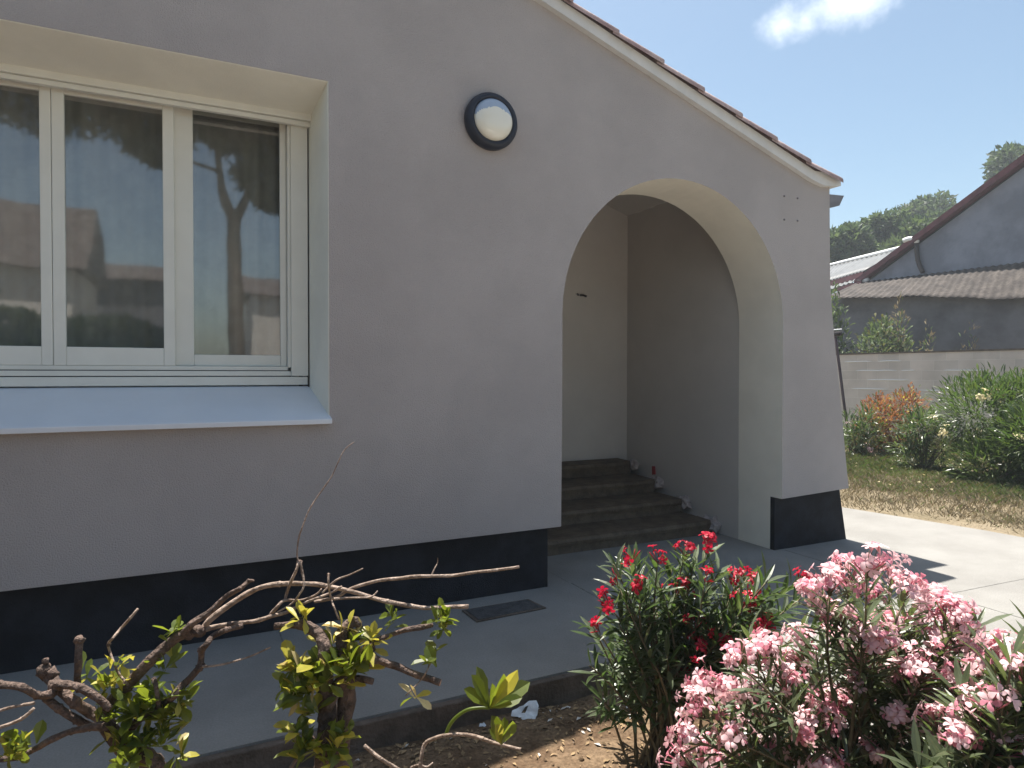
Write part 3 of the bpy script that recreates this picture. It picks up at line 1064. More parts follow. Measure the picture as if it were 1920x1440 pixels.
# pink oleanders nearer the camera
pink = thing("pink_oleander", "large oleander bush covered in pink flowers in front of the sunlit terrace", "oleander", at(1610, 1650, 1.98))
tips = []
for u, v, fl in [(1590, 1085, 1), (1556, 1100, .8), (1612, 1108, .8), (1668, 1082, .8), (1692, 1112, .9), (1640, 1125, .7), (1578, 1160, .8), (1738, 1128, .8), (1768, 1165, .9), (1800, 1215, .8),
                 (1640, 1215, 1), (1680, 1232, 1.1), (1722, 1262, 1), (1660, 1262, .9), (1610, 1200, .6), (1450, 1218, 1), (1482, 1252, 1), (1430, 1240, .7), (1350, 1282, .8), (1338, 1312, .9), (1420, 1300, .9),
                 (1458, 1332, 1), (1542, 1306, .9), (1562, 1340, 1.1), (1592, 1372, 1), (1632, 1328, .8), (1530, 1362, 1), (1472, 1412, 1), (1506, 1432, 1), (1302, 1425, .8), (1345, 1402, .7),
                 (1425, 1372, .8), (1832, 1290, .6), (1480, 1290, .6), (1750, 1210, .8), (1700, 1180, .5), (1640, 1175, .5), (1825, 1235, .4), (1550, 1440, .8), (1610, 1290, .5), (1400, 1340, .6)]:
    tips.append((at(u, v + 20, rng.uniform(1.82, 2.25)), fl))
for u, v, fl in [(1530, 1135, .6), (1625, 1088, .6), (1712, 1150, .7), (1660, 1190, .6), (1752, 1255, .7), (1790, 1180, .6), (1690, 1290, .7), (1615, 1255, .6), (1575, 1225, .6), (1505, 1225, .6), (1395, 1255, .7), (1375, 1300, .6), (1400, 1400, .7), (1440, 1430, .8), (1500, 1390, .7), (1600, 1330, .7), (1660, 1310, .6),
                 (1620, 1420, .6), (1680, 1370, .5), (1740, 1330, .5), (1325, 1350, .7), (1310, 1390, .6), (1380, 1438, .7), (1560, 1400, .7), (1520, 1270, .6), (1820, 1265, .5), (1850, 1240, .4), (1780, 1310, .4), (1700, 1430, .4), (1480, 1460, .7), (1580, 1455, .7), (1840, 1300, .7), (1860, 1262, .6), (1790, 1290, .7), (1765, 1340, .6), (1800, 1350, .6), (1720, 1390, .6), (1670, 1430, .6), (1775, 1225, .6), (1730, 1185, .6)]:
    tips.append((at(u, v, rng.uniform(1.80, 2.2)), fl))
for u, v in [(1400, 1190), (1500, 1180), (1530, 1220), (1560, 1250), (1620, 1160), (1700, 1150), (1840, 1170), (1780, 1240), (1730, 1310), (1690, 1330), (1760, 1350), (1650, 1400), (1590, 1420), (1400, 1390),
             (1370, 1350), (1500, 1300), (1540, 1200), (1820, 1330), (1780, 1400), (1440, 1280), (1360, 1420), (1700, 1410), (1620, 1340), (1520, 1400), (1430, 1430), (1470, 1370), (1560, 1390), (1390, 1440)]:
    tips.append((at(u, v, rng.uniform(1.85, 2.25)), 0))
oleander(pink, at(1610, 1650, 1.98), tips, [MT["pink"], MT["pink_pale"]], 0.10, 0.040, 0.15, 0.62, (20, 32), leaves=("ol_leaf3", "ol_leaf2"))

pink2 = thing("pink_oleander", "smaller leafy oleander with few pink flowers at the lower right corner", "oleander", at(1900, 1800, 1.62))
tips = []
for u, v, fl in [(1872, 1292, .8), (1905, 1272, .9), (1835, 1372, .5), (1884, 1400, .7), (1806, 1412, .5), (1940, 1330, .8), (1960, 1260, .7), (1890, 1330, .6), (1850, 1310, .5), (1915, 1380, .6), (1760, 1380, .5), (1860, 1430, .5), (1890, 1250, .7), (1915, 1300, .8), (1870, 1350, .7), (1900, 1430, .6), (1810, 1380, .6), (1840, 1410, .6)]:
    tips.append((at(u, v, rng.uniform(1.5, 1.75)), fl))
for u, v in [(1860, 1230), (1900, 1220), (1950, 1200), (1870, 1330), (1910, 1360), (1780, 1430), (1720, 1440), (1850, 1440), (1900, 1440), (1800, 1300), (1960, 1400), (2000, 1300), (1930, 1430), (1760, 1480)]:
    tips.append((at(u, v, rng.uniform(1.42, 1.75)), 0))
oleander(pink2, at(1900, 1800, 1.62), tips, [MT["pink"], MT["pink_pale"]], 0.115, 0.039, 0.17, 0.46, (14, 24), leaves=("ol_leaf3", "ol_leaf2"))


# ------------------------------------------------------------------ pruned shrubs at lower left
def branch(root, px, rad, depth, m="bark", seg=8, jit=0.012, cut=False, name="branch", sub=4):
    "px: (u, v) or (u, v, d); rad in photo pixels of half thickness"
    pts, rr = [], []
    for i, q in enumerate(px):
        d = q[2] if len(q) > 2 else depth + (rng.normal() * jit if 0 < i < len(px) - 1 else 0)
        pts.append(at(q[0], q[1], d))
    n = len(px)
    r0, r1 = rad
    for i in range(n):
        rr.append((0.80 if m == "bark" else 0.72) * (r0 + (r1 - r0) * i / (n - 1)) / F_PX * depth * (1 + 0.06 * rng.normal()))
    mb = MB()
    mb.tube(pts, rr, 0, seg, sub, 0.22, 1)
    # buds and nodes along the branch
    for i in range(1, n - 1):
        if rng.random() < 0.4:
            mb.lump(pts[i], rr[i] * 1.12, 0, rough=0.4)
    return mb.build(name, [MT[m], MT["cutwood"] if cut else MT[m]], root, True)


def rosette(root, u, v, d, n, ln, mats=(0.75, 0.2, 0.05), up=(0, 0, 1), spread=0.03, name="leaf_cluster", wr=0.47):
    mb = MB()
    c = at(u, v, d)
    upv = Vector(up)
    ln = ln * 1.08
    for k in range(int(n * 1.9)):
        a = rnd_dir() + upv * rng.uniform(0.1, 1.1)
        a.normalize()
        x = rng.random()
        mi = 0 if x < mats[0] else (1 if x < mats[0] + mats[1] else 2)
        p = c + rnd_dir() * spread * rng.random()
        L_ = ln * rng.uniform(0.6, 1.1)
        leaf(mb, p, a, upv + rnd_dir() * 0.6, L_, L_ * wr * rng.uniform(0.8, 1.15), mi, "obov", 0.18, rng.uniform(-0.05, 0.3))
    return mb.build(name, [MT["leaf"], MT["leaf_yellow"], MT["leaf_cream"]], root)


shA = thing("pruned_shrub", "leggy pruned shrub at lower left with long bare branches reaching across the plinth", "shrub", at(300, 1900, 1.55))
branch(shA, [(305, 1900), (318, 1650), (315, 1500), (285, 1432), (232, 1398), (196, 1355)], (26, 17), 1.55, seg=12, name="trunk")
branch(shA, [(232, 1398), (205, 1355), (204, 1322), (240, 1285), (283, 1238), (329, 1197), (354, 1187), (382, 1180)], (14, 11), 1.56, seg=10)
branch(shA, [(378, 1182), (393, 1163), (425, 1138), (460, 1115), (490, 1101), (524, 1095), (565, 1094), (602, 1097), (655, 1108), (700, 1121), (726, 1128), (770, 1136), (800, 1140), (840, 1138), (878, 1137)], (7.5, 5), 1.58, "twig", cut=True)
branch(shA, [(345, 1187), (362, 1168), (390, 1150), (425, 1118), (450, 1104), (466, 1090), (475, 1089)], (9, 3.5), 1.55)
branch(shA, [(382, 1181), (400, 1176), (430, 1170), (460, 1167), (485, 1163), (510, 1155), (540, 1147), (566, 1133), (595, 1121), (622, 1111), (640, 1100)], (7, 3), 1.57, "twig")
branch(shA, [(504, 1156), (518, 1140), (533, 1126), (560, 1126), (580, 1121), (595, 1113), (603, 1104)], (4.5, 2.2), 1.57, "twig")
branch(shA, [(604, 1112), (630, 1088), (655, 1078), (680, 1066)], (3.2, 1.8), 1.56, "twig")
branch(shA, [(590, 1128), (630, 1120), (660, 1103), (708, 1089), (745, 1085), (779, 1081), (815, 1080), (850, 1079), (890, 1073), (920, 1070), (973, 1063)], (4.5, 4), 1.60, "twig", cut=True)
branch(shA, [(626, 1123), (660, 1121), (692, 1120), (702, 1115), (708, 1108)], (3.5, 1.6), 1.56, "twig")
branch(shA, [(809, 1079), (815, 1066), (820, 1056), (821, 1046)], (2.4, 0.9), 1.60, "twig", 5)
branch(shA, [(534, 1126), (538, 1112), (543, 1096), (556, 1068), (560, 1052)], (3.6, 3.8), 1.57, "twig", 6)
branch(shA, [(561, 1054), (557, 1040), (560, 1010), (567, 988), (577, 962), (588, 942), (609, 912), (622, 893), (630, 876), (638, 858), (645, 845), (655, 835), (664, 829)], (2.4, 0.9), 1.57, "twig", 5, jit=0.004)
branch(shA, [(563, 1054), (567, 1075), (570, 1098), (560, 1116), (548, 1131), (520, 1148)], (3.2, 2.2), 1.56, "twig", 6)
branch(shA, [(616, 1075), (616, 1096), (620, 1120), (627, 1140), (636, 1162)], (3.0, 2.4), 1.55, "twig", 6)
branch(shA, [(455, 1173), (425, 1181), (400, 1192), (388, 1207), (379, 1219), (377, 1236), (374, 1250), (358, 1270), (340, 1288), (325, 1305), (306, 1322), (285, 1335), (262, 1348), (235, 1380)], (5.5, 11), 1.54)
branch(shA, [(373, 1250), (400, 1248), (432, 1242), (470, 1230), (506, 1214)], (3.6, 2.2), 1.54, "twig", 6, cut=True)
branch(shA, [(200, 1355), (170, 1335), (142, 1318), (112, 1292), (84, 1264), (72, 1258)], (12, 11), 1.50, seg=10)
branch(shA, [(206, 1330), (180, 1306), (150, 1290), (125, 1284), (102, 1284)], (9, 10), 1.47, seg=10)
branch(shA, [(100, 1300), (72, 1304), (40, 1288), (0, 1284), (-60, 1278)], (10, 8), 1.46)
branch(shA, [(200, 1362), (170, 1362), (145, 1350), (110, 1328), (85, 1308)], (10, 9), 1.48)
branch(shA, [(147, 1296), (145, 1270), (147, 1240), (149, 1204)], (6.5, 8.5), 1.50, cut=True)
branch(shA, [(214, 1243), (206, 1222), (203, 1207), (212, 1196), (227, 1178), (245, 1158), (259, 1141)], (3.2, 3.4), 1.53, "twig", 6, cut=True)
branch(shA, [(214, 1243), (222, 1262), (240, 1285)], (3.2, 4), 1.54, "twig", 6)
branch(shA, [(190, 1358), (160, 1366), (135, 1371), (98, 1386), (64, 1405), (30, 1420), (-40, 1426)], (9, 6), 1.46)
branch(shA, [(64, 1328), (40, 1348), (0, 1364), (-50, 1380)], (4.5, 4), 1.40, "twig", cut=True)
branch(shA, [(64, 1318), (30, 1324), (0, 1332), (-40, 1345)], (4, 4), 1.42, "twig")
branch(shA, [(300, 1338), (296, 1310), (292, 1284), (288, 1272)], (6, 5), 1.53)
for (u, v, d, r) in [(354, 1189, 1.56, 13), (372, 1184, 1.56, 12), (82, 1258, 1.50, 13), (98, 1262, 1.50, 11), (104, 1286, 1.48, 14), (149, 1200, 1.50, 9), (562, 1054, 1.57, 5), (375, 1250, 1.54, 8), (376, 1218, 1.54, 6),
                     (85, 1240, 1.50, 6), (204, 1208, 1.53, 4), (430, 1172, 1.57, 6), (616, 1078, 1.55, 3.5), (524, 1172, 1.55, 5)]:
    kn = MB()
    kn.lump(at(u, v, d), r / F_PX * d, 0, rough=0.6)
    kn.build("knot", MT["bark"], shA, True)
for (u, v, d, n, ln, mt) in [(215, 1290, 1.54, 9, .05, (.7, .3, 0)), (225, 1245, 1.54, 5, .045, (.4, .5, .1)), (195, 1290, 1.52, 4, .045, (.0, 1, 0)), (310, 1258, 1.55, 8, .042, (.9, .1, 0)),
                             (322, 1188, 1.57, 5, .045, (1, 0, 0)), (250, 1340, 1.52, 16, .052, (.85, .15, 0)), (285, 1330, 1.52, 12, .05, (.9, .1, 0)), (330, 1310, 1.53, 8, .048, (.75, .2, .05)),
                             (300, 1380, 1.52, 14, .05, (.8, .2, 0)), (345, 1320, 1.55, 6, .045, (.7, .2, .1)), (225, 1395, 1.50, 10, .05, (.8, .2, 0)), (200, 1345, 1.50, 8, .048, (.8, .2, 0)),
                             (330, 1420, 1.55, 7, .045, (.7, .2, .1)), (42, 1402, 1.45, 10, .045, (.7, .3, 0)), (20, 1420, 1.45, 7, .04, (.7, .3, 0)), (240, 1440, 1.46, 9, .045, (.8, .2, 0)), (270, 1300, 1.55, 8, .045, (.9, .1, 0)),
                             (165, 1270, 1.53, 4, .045, (.9, .1, 0)), (265, 1400, 1.50, 12, .05, (.9, .1, 0)), (310, 1350, 1.53, 10, .048, (.8, .15, .05))]:
    rosette(shA, u, v, d, n, ln, mt)

shB = thing("pruned_shrub", "pruned shrub trunk ringed with yellowing leaves and bent over at the top", "shrub", at(605, 1880, 1.52))
branch(shB, [(600, 1880), (606, 1600), (603, 1480), (612, 1400), (614, 1340), (610, 1284), (607, 1240), (609, 1212), (598, 1190), (580, 1177), (560, 1171), (540, 1172), (515, 1174)], (30, 7), 1.52, seg=12, name="trunk")
branch(shB, [(632, 1480), (640, 1380), (650, 1310), (648, 1260), (645, 1215), (642, 1185), (660, 1168), (672, 1166)], (24, 10), 1.54, seg=10)
branch(shB, [(612, 1330), (640, 1285), (668, 1272), (700, 1278)], (14, 7), 1.52, seg=10)
branch(shB, [(620, 1300), (655, 1250), (687, 1226)], (10, 9), 1.53)
branch(shB, [(690, 1212), (704, 1200), (735, 1190), (761, 1181), (785, 1177), (811, 1172)], (6.5, 5.5), 1.55, cut=True)
branch(shB, [(684, 1222), (715, 1240), (743, 1249), (780, 1265), (800, 1271), (826, 1280)], (8, 7.5), 1.51, "bark", cut=True)
branch(shB, [(809, 1236), (806, 1245), (798, 1262), (789, 1275), (775, 1290), (761, 1304)], (2.6, 1.6), 1.50, "twig", 6)
branch(shB, [(590, 1390), (572, 1370), (560, 1352), (575, 1335), (590, 1320)], (5, 5), 1.51, seg=7)
branch(shB, [(545, 1440), (555, 1425), (575, 1412)], (5, 4), 1.47, "twig", 6)
for (u, v, d, r) in [(688, 1226, 1.52, 14), (697, 1238, 1.51, 12), (694, 1212, 1.53, 10), (600, 1195, 1.52, 9), (672, 1170, 1.54, 8)]:
    kn = MB()
    kn.lump(at(u, v, d), r / F_PX * d, 0, rough=0.7)
    kn.build("knot", MT["bark"], shB, True)
for (u, v, d, n, ln, mt) in [(565, 1162, 1.52, 6, .042, (.0, 1, 0)), (560, 1260, 1.50, 9, .052, (.45, .35, .2)), (555, 1300, 1.49, 9, .05, (.6, .25, .15)), (540, 1285, 1.52, 5, .05, (.9, .1, 0)), (600, 1250, 1.49, 9, .05, (.7, .25, .05)),
                             (620, 1215, 1.54, 8, .05, (.6, .3, .1)), (660, 1205, 1.53, 9, .05, (.4, .4, .2)), (660, 1250, 1.49, 12, .052, (.65, .3, .05)), (690, 1250, 1.49, 5, .048, (.5, .4, .1)), (575, 1300, 1.49, 8, .05, (.8, .15, .05)),
                             (645, 1178, 1.53, 5, .045, (.0, .4, .6)), (610, 1280, 1.48, 8, .048, (.7, .25, .05)), (555, 1375, 1.49, 9, .05, (.6, .3, .1)), (580, 1400, 1.48, 9, .05, (.75, .2, .05)), (635, 1400, 1.49, 9, .052, (.8, .2, 0)),
                             (690, 1205, 1.54, 5, .05, (.6, .4, 0)), (650, 1285, 1.5, 5, .045, (.3, .3, .4)), (590, 1335, 1.49, 7, .045, (.7, .2, .1)), (565, 1425, 1.47, 7, .048, (.7, .2, .1)), (620, 1430, 1.47, 7, .048, (.8, .2, 0)),
                             (830, 1165, 1.56, 13, .045, (.85, .15, 0)), (735, 1165, 1.57, 6, .044, (1, 0, 0)), (712, 1205, 1.54, 4, .04, (.2, .8, 0)), (815, 1240, 1.51, 5, .046, (.95, .05, 0)), (780, 1310, 1.49, 3, .05, (.3, .1, .6)),
                             (640, 1380, 1.49, 6, .05, (.9, .1, 0)), (545, 1255, 1.50, 5, .05, (.4, .4, .2)), (585, 1275, 1.49, 7, .05, (.6, .25, .15)), (630, 1265, 1.48, 7, .05, (.7, .25, .05))]:
    rosette(shB, u, v, d, n, ln, mt, spread=0.022)

shC = thing("arching_sprout", "low bare stem on the soil with an arching green shoot ending in leaves", "shrub", at(790, 1560, 1.75))
branch(shC, [(785, 1620), (786, 1500), (789, 1430), (796, 1396), (815, 1384), (835, 1379), (858, 1377), (880, 1378), (905, 1385), (927, 1393), (950, 1399), (977, 1405)], (5, 4), 1.75, "twig", cut=True)
gs = MB()
gs.tube([at(836, 1379, 1.75), at(842, 1362, 1.75), at(855, 1345, 1.74), at(876, 1331, 1.74), at(900, 1327, 1.74), at(918, 1328, 1.74)], [0.005, 0.005, 0.0045, 0.0045, 0.004, 0.004], 0, 8, 4)
gs.build("green_shoot", MT["leaf"], shC, True)
lf = MB()
c = at(918, 1328, 1.74)
for (du, dv, L_, wv, mi) in [(-20, -75, .105, .30, 0), (30, -55, .085, .32, 0), (72, -48, .125, .34, 0), (58, -20, .09, .34, 0), (-45, -35, .06, .36, 0), (10, -40, .07, .3, 0), (40, -8, .07, .34, 0), (-30, -60, .08, .34, 0), (50, -62, .09, .26, 1)]:
    tip = at(918 + du, 1328 + dv, 1.74 + rng.uniform(-.06, .03))
    d = tip - c
    leaf(lf, c, d, Vector((0.2, -0.7, 0.7)), d.length * 1.05, d.length * wv * 1.1, mi, "obov", 0.15, rng.uniform(0, .15))
c2 = at(940, 1396, 1.75)
for (du, dv, mi) in [(-14, -52, 0), (8, -50, 0), (24, -38, 0), (-6, -34, 1), (14, -20, 0), (-20, -30, 0)]:
    tip = at(940 + du, 1396 + dv, 1.73 + rng.uniform(-.03, .03))
    d = tip - c2
    leaf(lf, c2, d, Vector((0.1, -0.8, 0.5)), d.length, d.length * 0.42, mi, "obov", 0.15, 0.1)
lf.build("leaf_cluster", [MT["leaf"], MT["leaf_yellow"]], shC)
stk = thing("dead_stick", "thin grey dead stick slanting over the shaded soil right of the leafy trunk", "stick", at(760, 1460, 1.9))
branch(stk, [(683, 1398), (700, 1412), (716, 1424), (742, 1440), (790, 1470), (840, 1520)], (4.5, 4.5), 1.9, "twig", cut=True, name="twig")
branch(stk, [(770, 1440), (785, 1434), (800, 1438), (812, 1430)], (3, 2), 1.95, "twig", 6, name="twig")


# ------------------------------------------------------------------ boundary wall, lawn and far shrubs
sheet("lawn", 5.4, 40, -14, 60, -0.03, MT["lawn"], 120, 140, 0.03, 0.9)
bw = thing("block_wall", "grey concrete block boundary wall behind the flowering shrubs", "wall", (13.9, 6, 0))
mb = MB()
mb.box((13.9, -14, -0.1), (14.1, 34, 1.845))
o = mb.build("blockwork", MT["blocks"], bw)
mb = MB()
ys = np.linspace(-14, 34, 97)
for a, b in zip(ys[:-1], ys[1:]):
    j = 0.012 * noise.noise(Vector((a, 0, 0)))
    mb.box((13.88 + j, a + 0.004, 1.846), (14.12 + j, b, 1.878 + j))
mb.build("coping", MT["kerb"], bw)
# thick mortar squeezed out of the joints
mb = MB()
for (y0, y1, row) in [(9.9, 10.6, 8), (9.2, 9.75, 8), (9.3, 10.3, 7), (8.9, 9.2, 7), (9.0, 10.0, 6), (9.5, 10.4, 5), (8.2, 8.8, 5), (7.5, 8.3, 7)]:
    z = row * 0.21
    pts = [(13.897, y, z + 0.006 * noise.noise(Vector((y * 4, z, 1)))) for y in np.linspace(y0, y1, 8)]
    mb.tube(pts, [0.004] + [0.011] * 6 + [0.004], 0, 5, 2)
mb.build("mortar_bead", MT["white_strip"], bw, True)

gr = MB()
cnt = 0
while cnt < 120000:
    cnt += 1
    if cnt < 70000:
        x, y = 6.0 + 3.8 * rng.random(), rng.uniform(0.2, 7.8)
    else:
        x, y = 6.0 + 7.8 * rng.random() ** 0.8, rng.uniform(-1, 12)
    t = x - (6.36 - (y - 3.4) * 0.2)
    if t < 0.02:
        continue
    pn = noise.noise(Vector((x * 0.8, y * 0.8, 5))) + 0.6 * noise.noise(Vector((x * 2.7, y * 2.7, 8)))
    if rng.random() > min(1.0, max(0.04, 0.08 + 0.34 * t + 0.5 * pn)):
        continue
    green = rng.random() < min(0.9, max(0.03, 0.45 * (t - 1.0) + 0.5 * pn))
    h = 0.018 + 0.035 * rng.random() + 0.016 * min(t, 5) * max(0.25, 1 + 0.9 * pn) * rng.random()
    a = rng.uniform(0, 2 * PI)
    lean = rng.uniform(0.2, 1.3) * h
    wd = 0.0035 + 0.0007 * t
    dx, dy = math.cos(a), math.sin(a)
    z = -0.032
    gr.add([(x - dy * wd, y + dx * wd, z), (x + dy * wd, y - dx * wd, z), (x + dx * lean * .4 + dy * wd * .6, y + dy * lean * .4 - dx * wd * .6, z + h * .65),
            (x + dx * lean, y + dy * lean, z + h)], [(0, 1, 2), (0, 2, 3)], (0 if rng.random() < .6 else 2) if green else (1 if rng.random() < .65 else 3))
tag(gr.build("lawn_grass", [MT["grass_green"], MT["grass_straw"], MT["grass_olive"], MT["grass_dun"]]), "dry straw and green grass between the terrace and the block wall", "grass", kind="stuff")
wf = MB()
for i in range(46):
    x, y = rng.uniform(7.4, 11.5), rng.uniform(3.0, 7.6)
    d = Vector((0, 0, 1)) + rnd_dir() * 0.7
    flower(wf, Vector((x, y, rng.uniform(0.02, 0.07))), d, 0.03, [0])
tag(wf.build("fallen_petals", MT["cream_petal"]), "tiny pale fallen petals strewn over the grass near the block wall", "petals", kind="stuff")


def bush(name, label, base, rad, n, ln, mats, wts, group=None, flowers=None, nf=0, fs=0.07, wid=0.16, shape="lance", low=0.0, stems=14, up=0.5):
    root = thing(name, label, "shrub", base, group)
    b = Vector(base)
    fo, st = MB(), MB()
    rx, ry, rz = rad
    blobs = []
    for k in range(16):
        d = rnd_dir()
        blobs.append((Vector((d.x * rx * 0.55, d.y * ry * 0.55, rz * (0.5 + low) + d.z * rz * 0.42)), rng.uniform(0.30, 0.5)))
    for k in range(stems):
        t, _ = blobs[k % len(blobs)]
        st.tube([b + rnd_dir() * 0.06, b + Vector((t.x * .5, t.y * .5, t.z * .45)), b + t], [0.016, 0.012, 0.006], 0, 5, 3)
    for i in range(n):
        t, r = blobs[int(rng.integers(len(blobs)))]
        d = rnd_dir()
        rr = r * (0.45 + 0.6 * rng.random() ** 0.6)
        p = b + t + Vector((d.x * rx * rr, d.y * ry * rr, d.z * rz * rr * 0.9))
        if p.z < b.z + 0.02:
            continue
        dd = d + Vector((0, 0, up)) + rnd_dir() * 0.55
        L_ = ln * rng.uniform(0.6, 1.15)
        mi = int(rng.choice(len(wts), p=wts))
        leaf(fo, p, dd, Vector((0, 0, 1)) + rnd_dir() * 0.4, L_, L_ * wid, mi, shape, 0.2, rng.uniform(0, .3))
    st.build("stem", MT["ol_stem"], root, True)
    fo.build("foliage", [MT[m] for m in mats], root)
    for k in range(nf):
        t, r = blobs[int(rng.integers(len(blobs)))]
        d = (rnd_dir() + Vector((-0.6, -0.6, 0.35))).normalized()
        p = b + t + Vector((d.x * rx * r, d.y * ry * r, d.z * rz * r)) * 1.02
        fm = MB()
        for j in range(int(rng.integers(4, 9))):
            e = (rnd_dir() + d * 0.7).normalized()
            flower(fm, p + e * fs * 0.9, e + Vector((0, 0, .4)), fs, [0])
        fm.build("flower_cluster", MT[flowers], root)
    return root


def gnd(u, v):
    r = ray(u, v)
    return CAM + r * ((-0.03 - EYE) / r.z)


p = at(1915, 700, 8.7)
bush("cream_oleander", "big round green oleander with cream flowers at the right edge before the block wall", (p.x, p.y, -0.03), (1.25, 1.2, 1.17), 15000, 0.14, ["ol_leaf", "bush_leaf", "ol_leaf2"], [.58, .36, .06], None, "cream_petal", 16, 0.085)
p = at(1678, 700, 11.7)
bush("rust_shrub", "withered rust brown shrub in front of the block wall", (p.x, p.y, -0.03), (0.80, 0.62, 1.0), 4200, 0.09, ["rust", "leaf_yellow", "far_leaf2"], [.8, .08, .12], None, None, 0, 0.07, 0.3, "obov")
p = at(1612, 700, 11.3)
bush("pink_tipped_oleander", "small dark oleander low beside the house corner", (p.x, p.y, -0.03), (0.45, 0.45, 0.72), 1300, 0.13, ["ol_leaf", "ol_leaf2"], [.6, .4], None, "pink_pale", 3, 0.05)
p = at(1735, 700, 9.6)
bush("white_oleander", "loose grey green oleander with white flowers between rust shrub and large bush", (p.x, p.y, -0.03), (0.42, 0.42, 0.72), 1500, 0.14, ["ol_leaf", "ol_leaf2", "far_leaf2"], [.4, .4, .2], None, "cream_petal", 5, 0.075)
pole = thing("leaning_pole", "dark leaning pole with a short crossbar standing behind the small dark oleander by the house", "pole", at(1596, 851, 11.6))
m = MB()
m.tube([at(1596, 853, 11.6), at(1585, 775, 11.6), at(1576, 705, 11.6), at(1566, 626, 11.6)], 0.024, 0, 8, 3)
m.build("shaft", MT["pole"], pole, True)
m = MB()
m.tube([at(1553, 627, 11.58), at(1566, 626, 11.58), at(1577, 625, 11.58)], 0.045, 0, 8, 2)
m.build("crossbar", MT["metal_dark"], pole, True)
m = MB()
m.tube([at(1548, 619, 11.58), at(1566, 618.5, 11.58), at(1578, 617.5, 11.58)], 0.012, 0, 6, 2)
m.build("top_strip", MT["white_strip"], pole, True)
# beyond the wall
p = at(1648, 700, 17.0)
bush("yellow_green_shrub", "yellow green shrub standing behind the block wall in front of the dark shed", (p.x, p.y, 0), (0.95, 0.95, 2.3), 4200, 0.15, ["far_leaf2", "grass_olive", "far_leaf"], [.5, .25, .25], None, None, 0, 0.1, 0.4, "obov")
p = at(1562, 700, 17.4)
bush("leafy_shrub", "tall green shrub behind the block wall beside the house corner", (p.x, p.y, 0), (0.42, 0.42, 3.1), 2000, 0.16, ["far_leaf2", "far_leaf"], [.6, .4], None, None, 0, 0.1, 0.4, "obov")
for (u, hh, lb) in [(1688, 2.75, "tall dry weed behind the wall next to the yellow green shrub"), (1738, 2.3, "short dry weed behind the wall, middle of the shed wall"), (1816, 2.2, "thin dry weed behind the wall toward the right edge")]:
    p = at(u, 700, 16.6)
    bush("dry_weed", lb, (p.x, p.y, 0), (0.28, 0.28, hh), 420, 0.13, ["grass_straw", "far_leaf2"], [.7, .3], "dry weeds behind the wall", None, 0, 0.1, 0.22, "lance", 0.05, 8, 1.0)


# ------------------------------------------------------------------ barn beyond the wall
def corrugated(mb, a, b, c, d, pitch, amp, nv=8, sag=0.0, mi=0, thick=0.02):
    "sheet between edge a-b (top) and d-c (bottom); ridges run down the slope"
    a, b, c, d = map(Vector, (a, b, c, d))
    nu = max(8, int((b - a).length / pitch * 6))
    nrm = (b - a).cross(d - a).normalized()
    if nrm.z < 0:
        nrm = -nrm
    V = []
    for j in range(nv + 1):
        t = j / nv
        for i in range(nu + 1):
            s = i / nu
            p = a.lerp(b, s).lerp(d.lerp(c, s), t)
            h = amp * math.sin(s * (b - a).length / pitch * 2 * PI)
            p = p + nrm * h
            p.z -= sag * t * math.sin(s * 9.0) + sag * 0.5 * t * math.sin(s * 23)
            V.append(p)
    n1 = len(V)
    V2 = [p - nrm * thick for p in V]
    Fs, Fb = [], []
    for j in range(nv):
        for i in range(nu):
            q = j * (nu + 1) + i
            Fs.append((q, q + 1, q + nu + 2, q + nu + 1))
            Fb.append((n1 + q, n1 + q + nu + 1, n1 + q + nu + 2, n1 + q + 1))
    E_ = [(nv * (nu + 1) + i, nv * (nu + 1) + i + 1, n1 + nv * (nu + 1) + i + 1, n1 + nv * (nu + 1) + i) for i in range(nu)]
    E_ += [(i + 1, i, n1 + i, n1 + i + 1) for i in range(nu)]
    mb.add(V + V2, Fs + Fb + E_, mi)


barn = thing("barn", "grey rendered barn with dark red gable edge and a brown corrugated lean-to", "barn", (19, 9, 0))
GY0, GZ0 = 13.9, 4.42
SL = (6.88 - 4.44) / (13.876 - 9.42)
RY = 5.4
RZ = GZ0 + SL * (GY0 - RY)


def prism_x(mb, poly, x0, x1, mi=0):
    n = len(poly)
    v = [(x0, y, z) for y, z in poly] + [(x1, y, z) for y, z in poly]
    f = [tuple(range(n)), tuple(range(2 * n - 1, n - 1, -1))] + [(i, i + n, (i + 1) % n + n, (i + 1) % n) for i in range(n)]
    mb.add(v, f, mi)


mb = MB()
prism_x(mb, [(GY0 - .15, 0), (GY0 - .15, GZ0 - .18), (RY, RZ - .18), (2 * RY - GY0, GZ0 - .18), (2 * RY - GY0, 0)], 19.0, 34)
mb.build("gable_wall", MT["barn"], barn)
mb = MB()
th_ = 0.17
prism_x(mb, [(GY0 + .12, GZ0 - .06 - th_), (GY0 + .12, GZ0 - .06 + .0), (RY, RZ + .02), (RY, RZ + .02 - th_ * 1.1)], 18.80, 19.05)
prism_x(mb, [(RY - .001, RZ + .02 - th_ * 1.1), (RY - .001, RZ + .02), (2 * RY - GY0, GZ0 - .06), (2 * RY - GY0, GZ0 - .06 - th_)], 18.80, 19.05)
mb.build("verge_board", MT["verge"], barn)
mb = MB()
corrugated(mb, (19.05, RY, RZ + .03), (34, RY, RZ + .03), (34, GY0 + .2, GZ0 - .06), (19.05, GY0 + .2, GZ0 - .06), 0.18, 0.02, 3)
corrugated(mb, (34, RY, RZ + .03), (19.05, RY, RZ + .03), (19.05, 2 * RY - GY0 - .2, GZ0 - .06), (34, 2 * RY - GY0 - .2, GZ0 - .06), 0.18, 0.02, 3)
mb.build("roof", MT["sheet"], barn, True)
lr = MB()
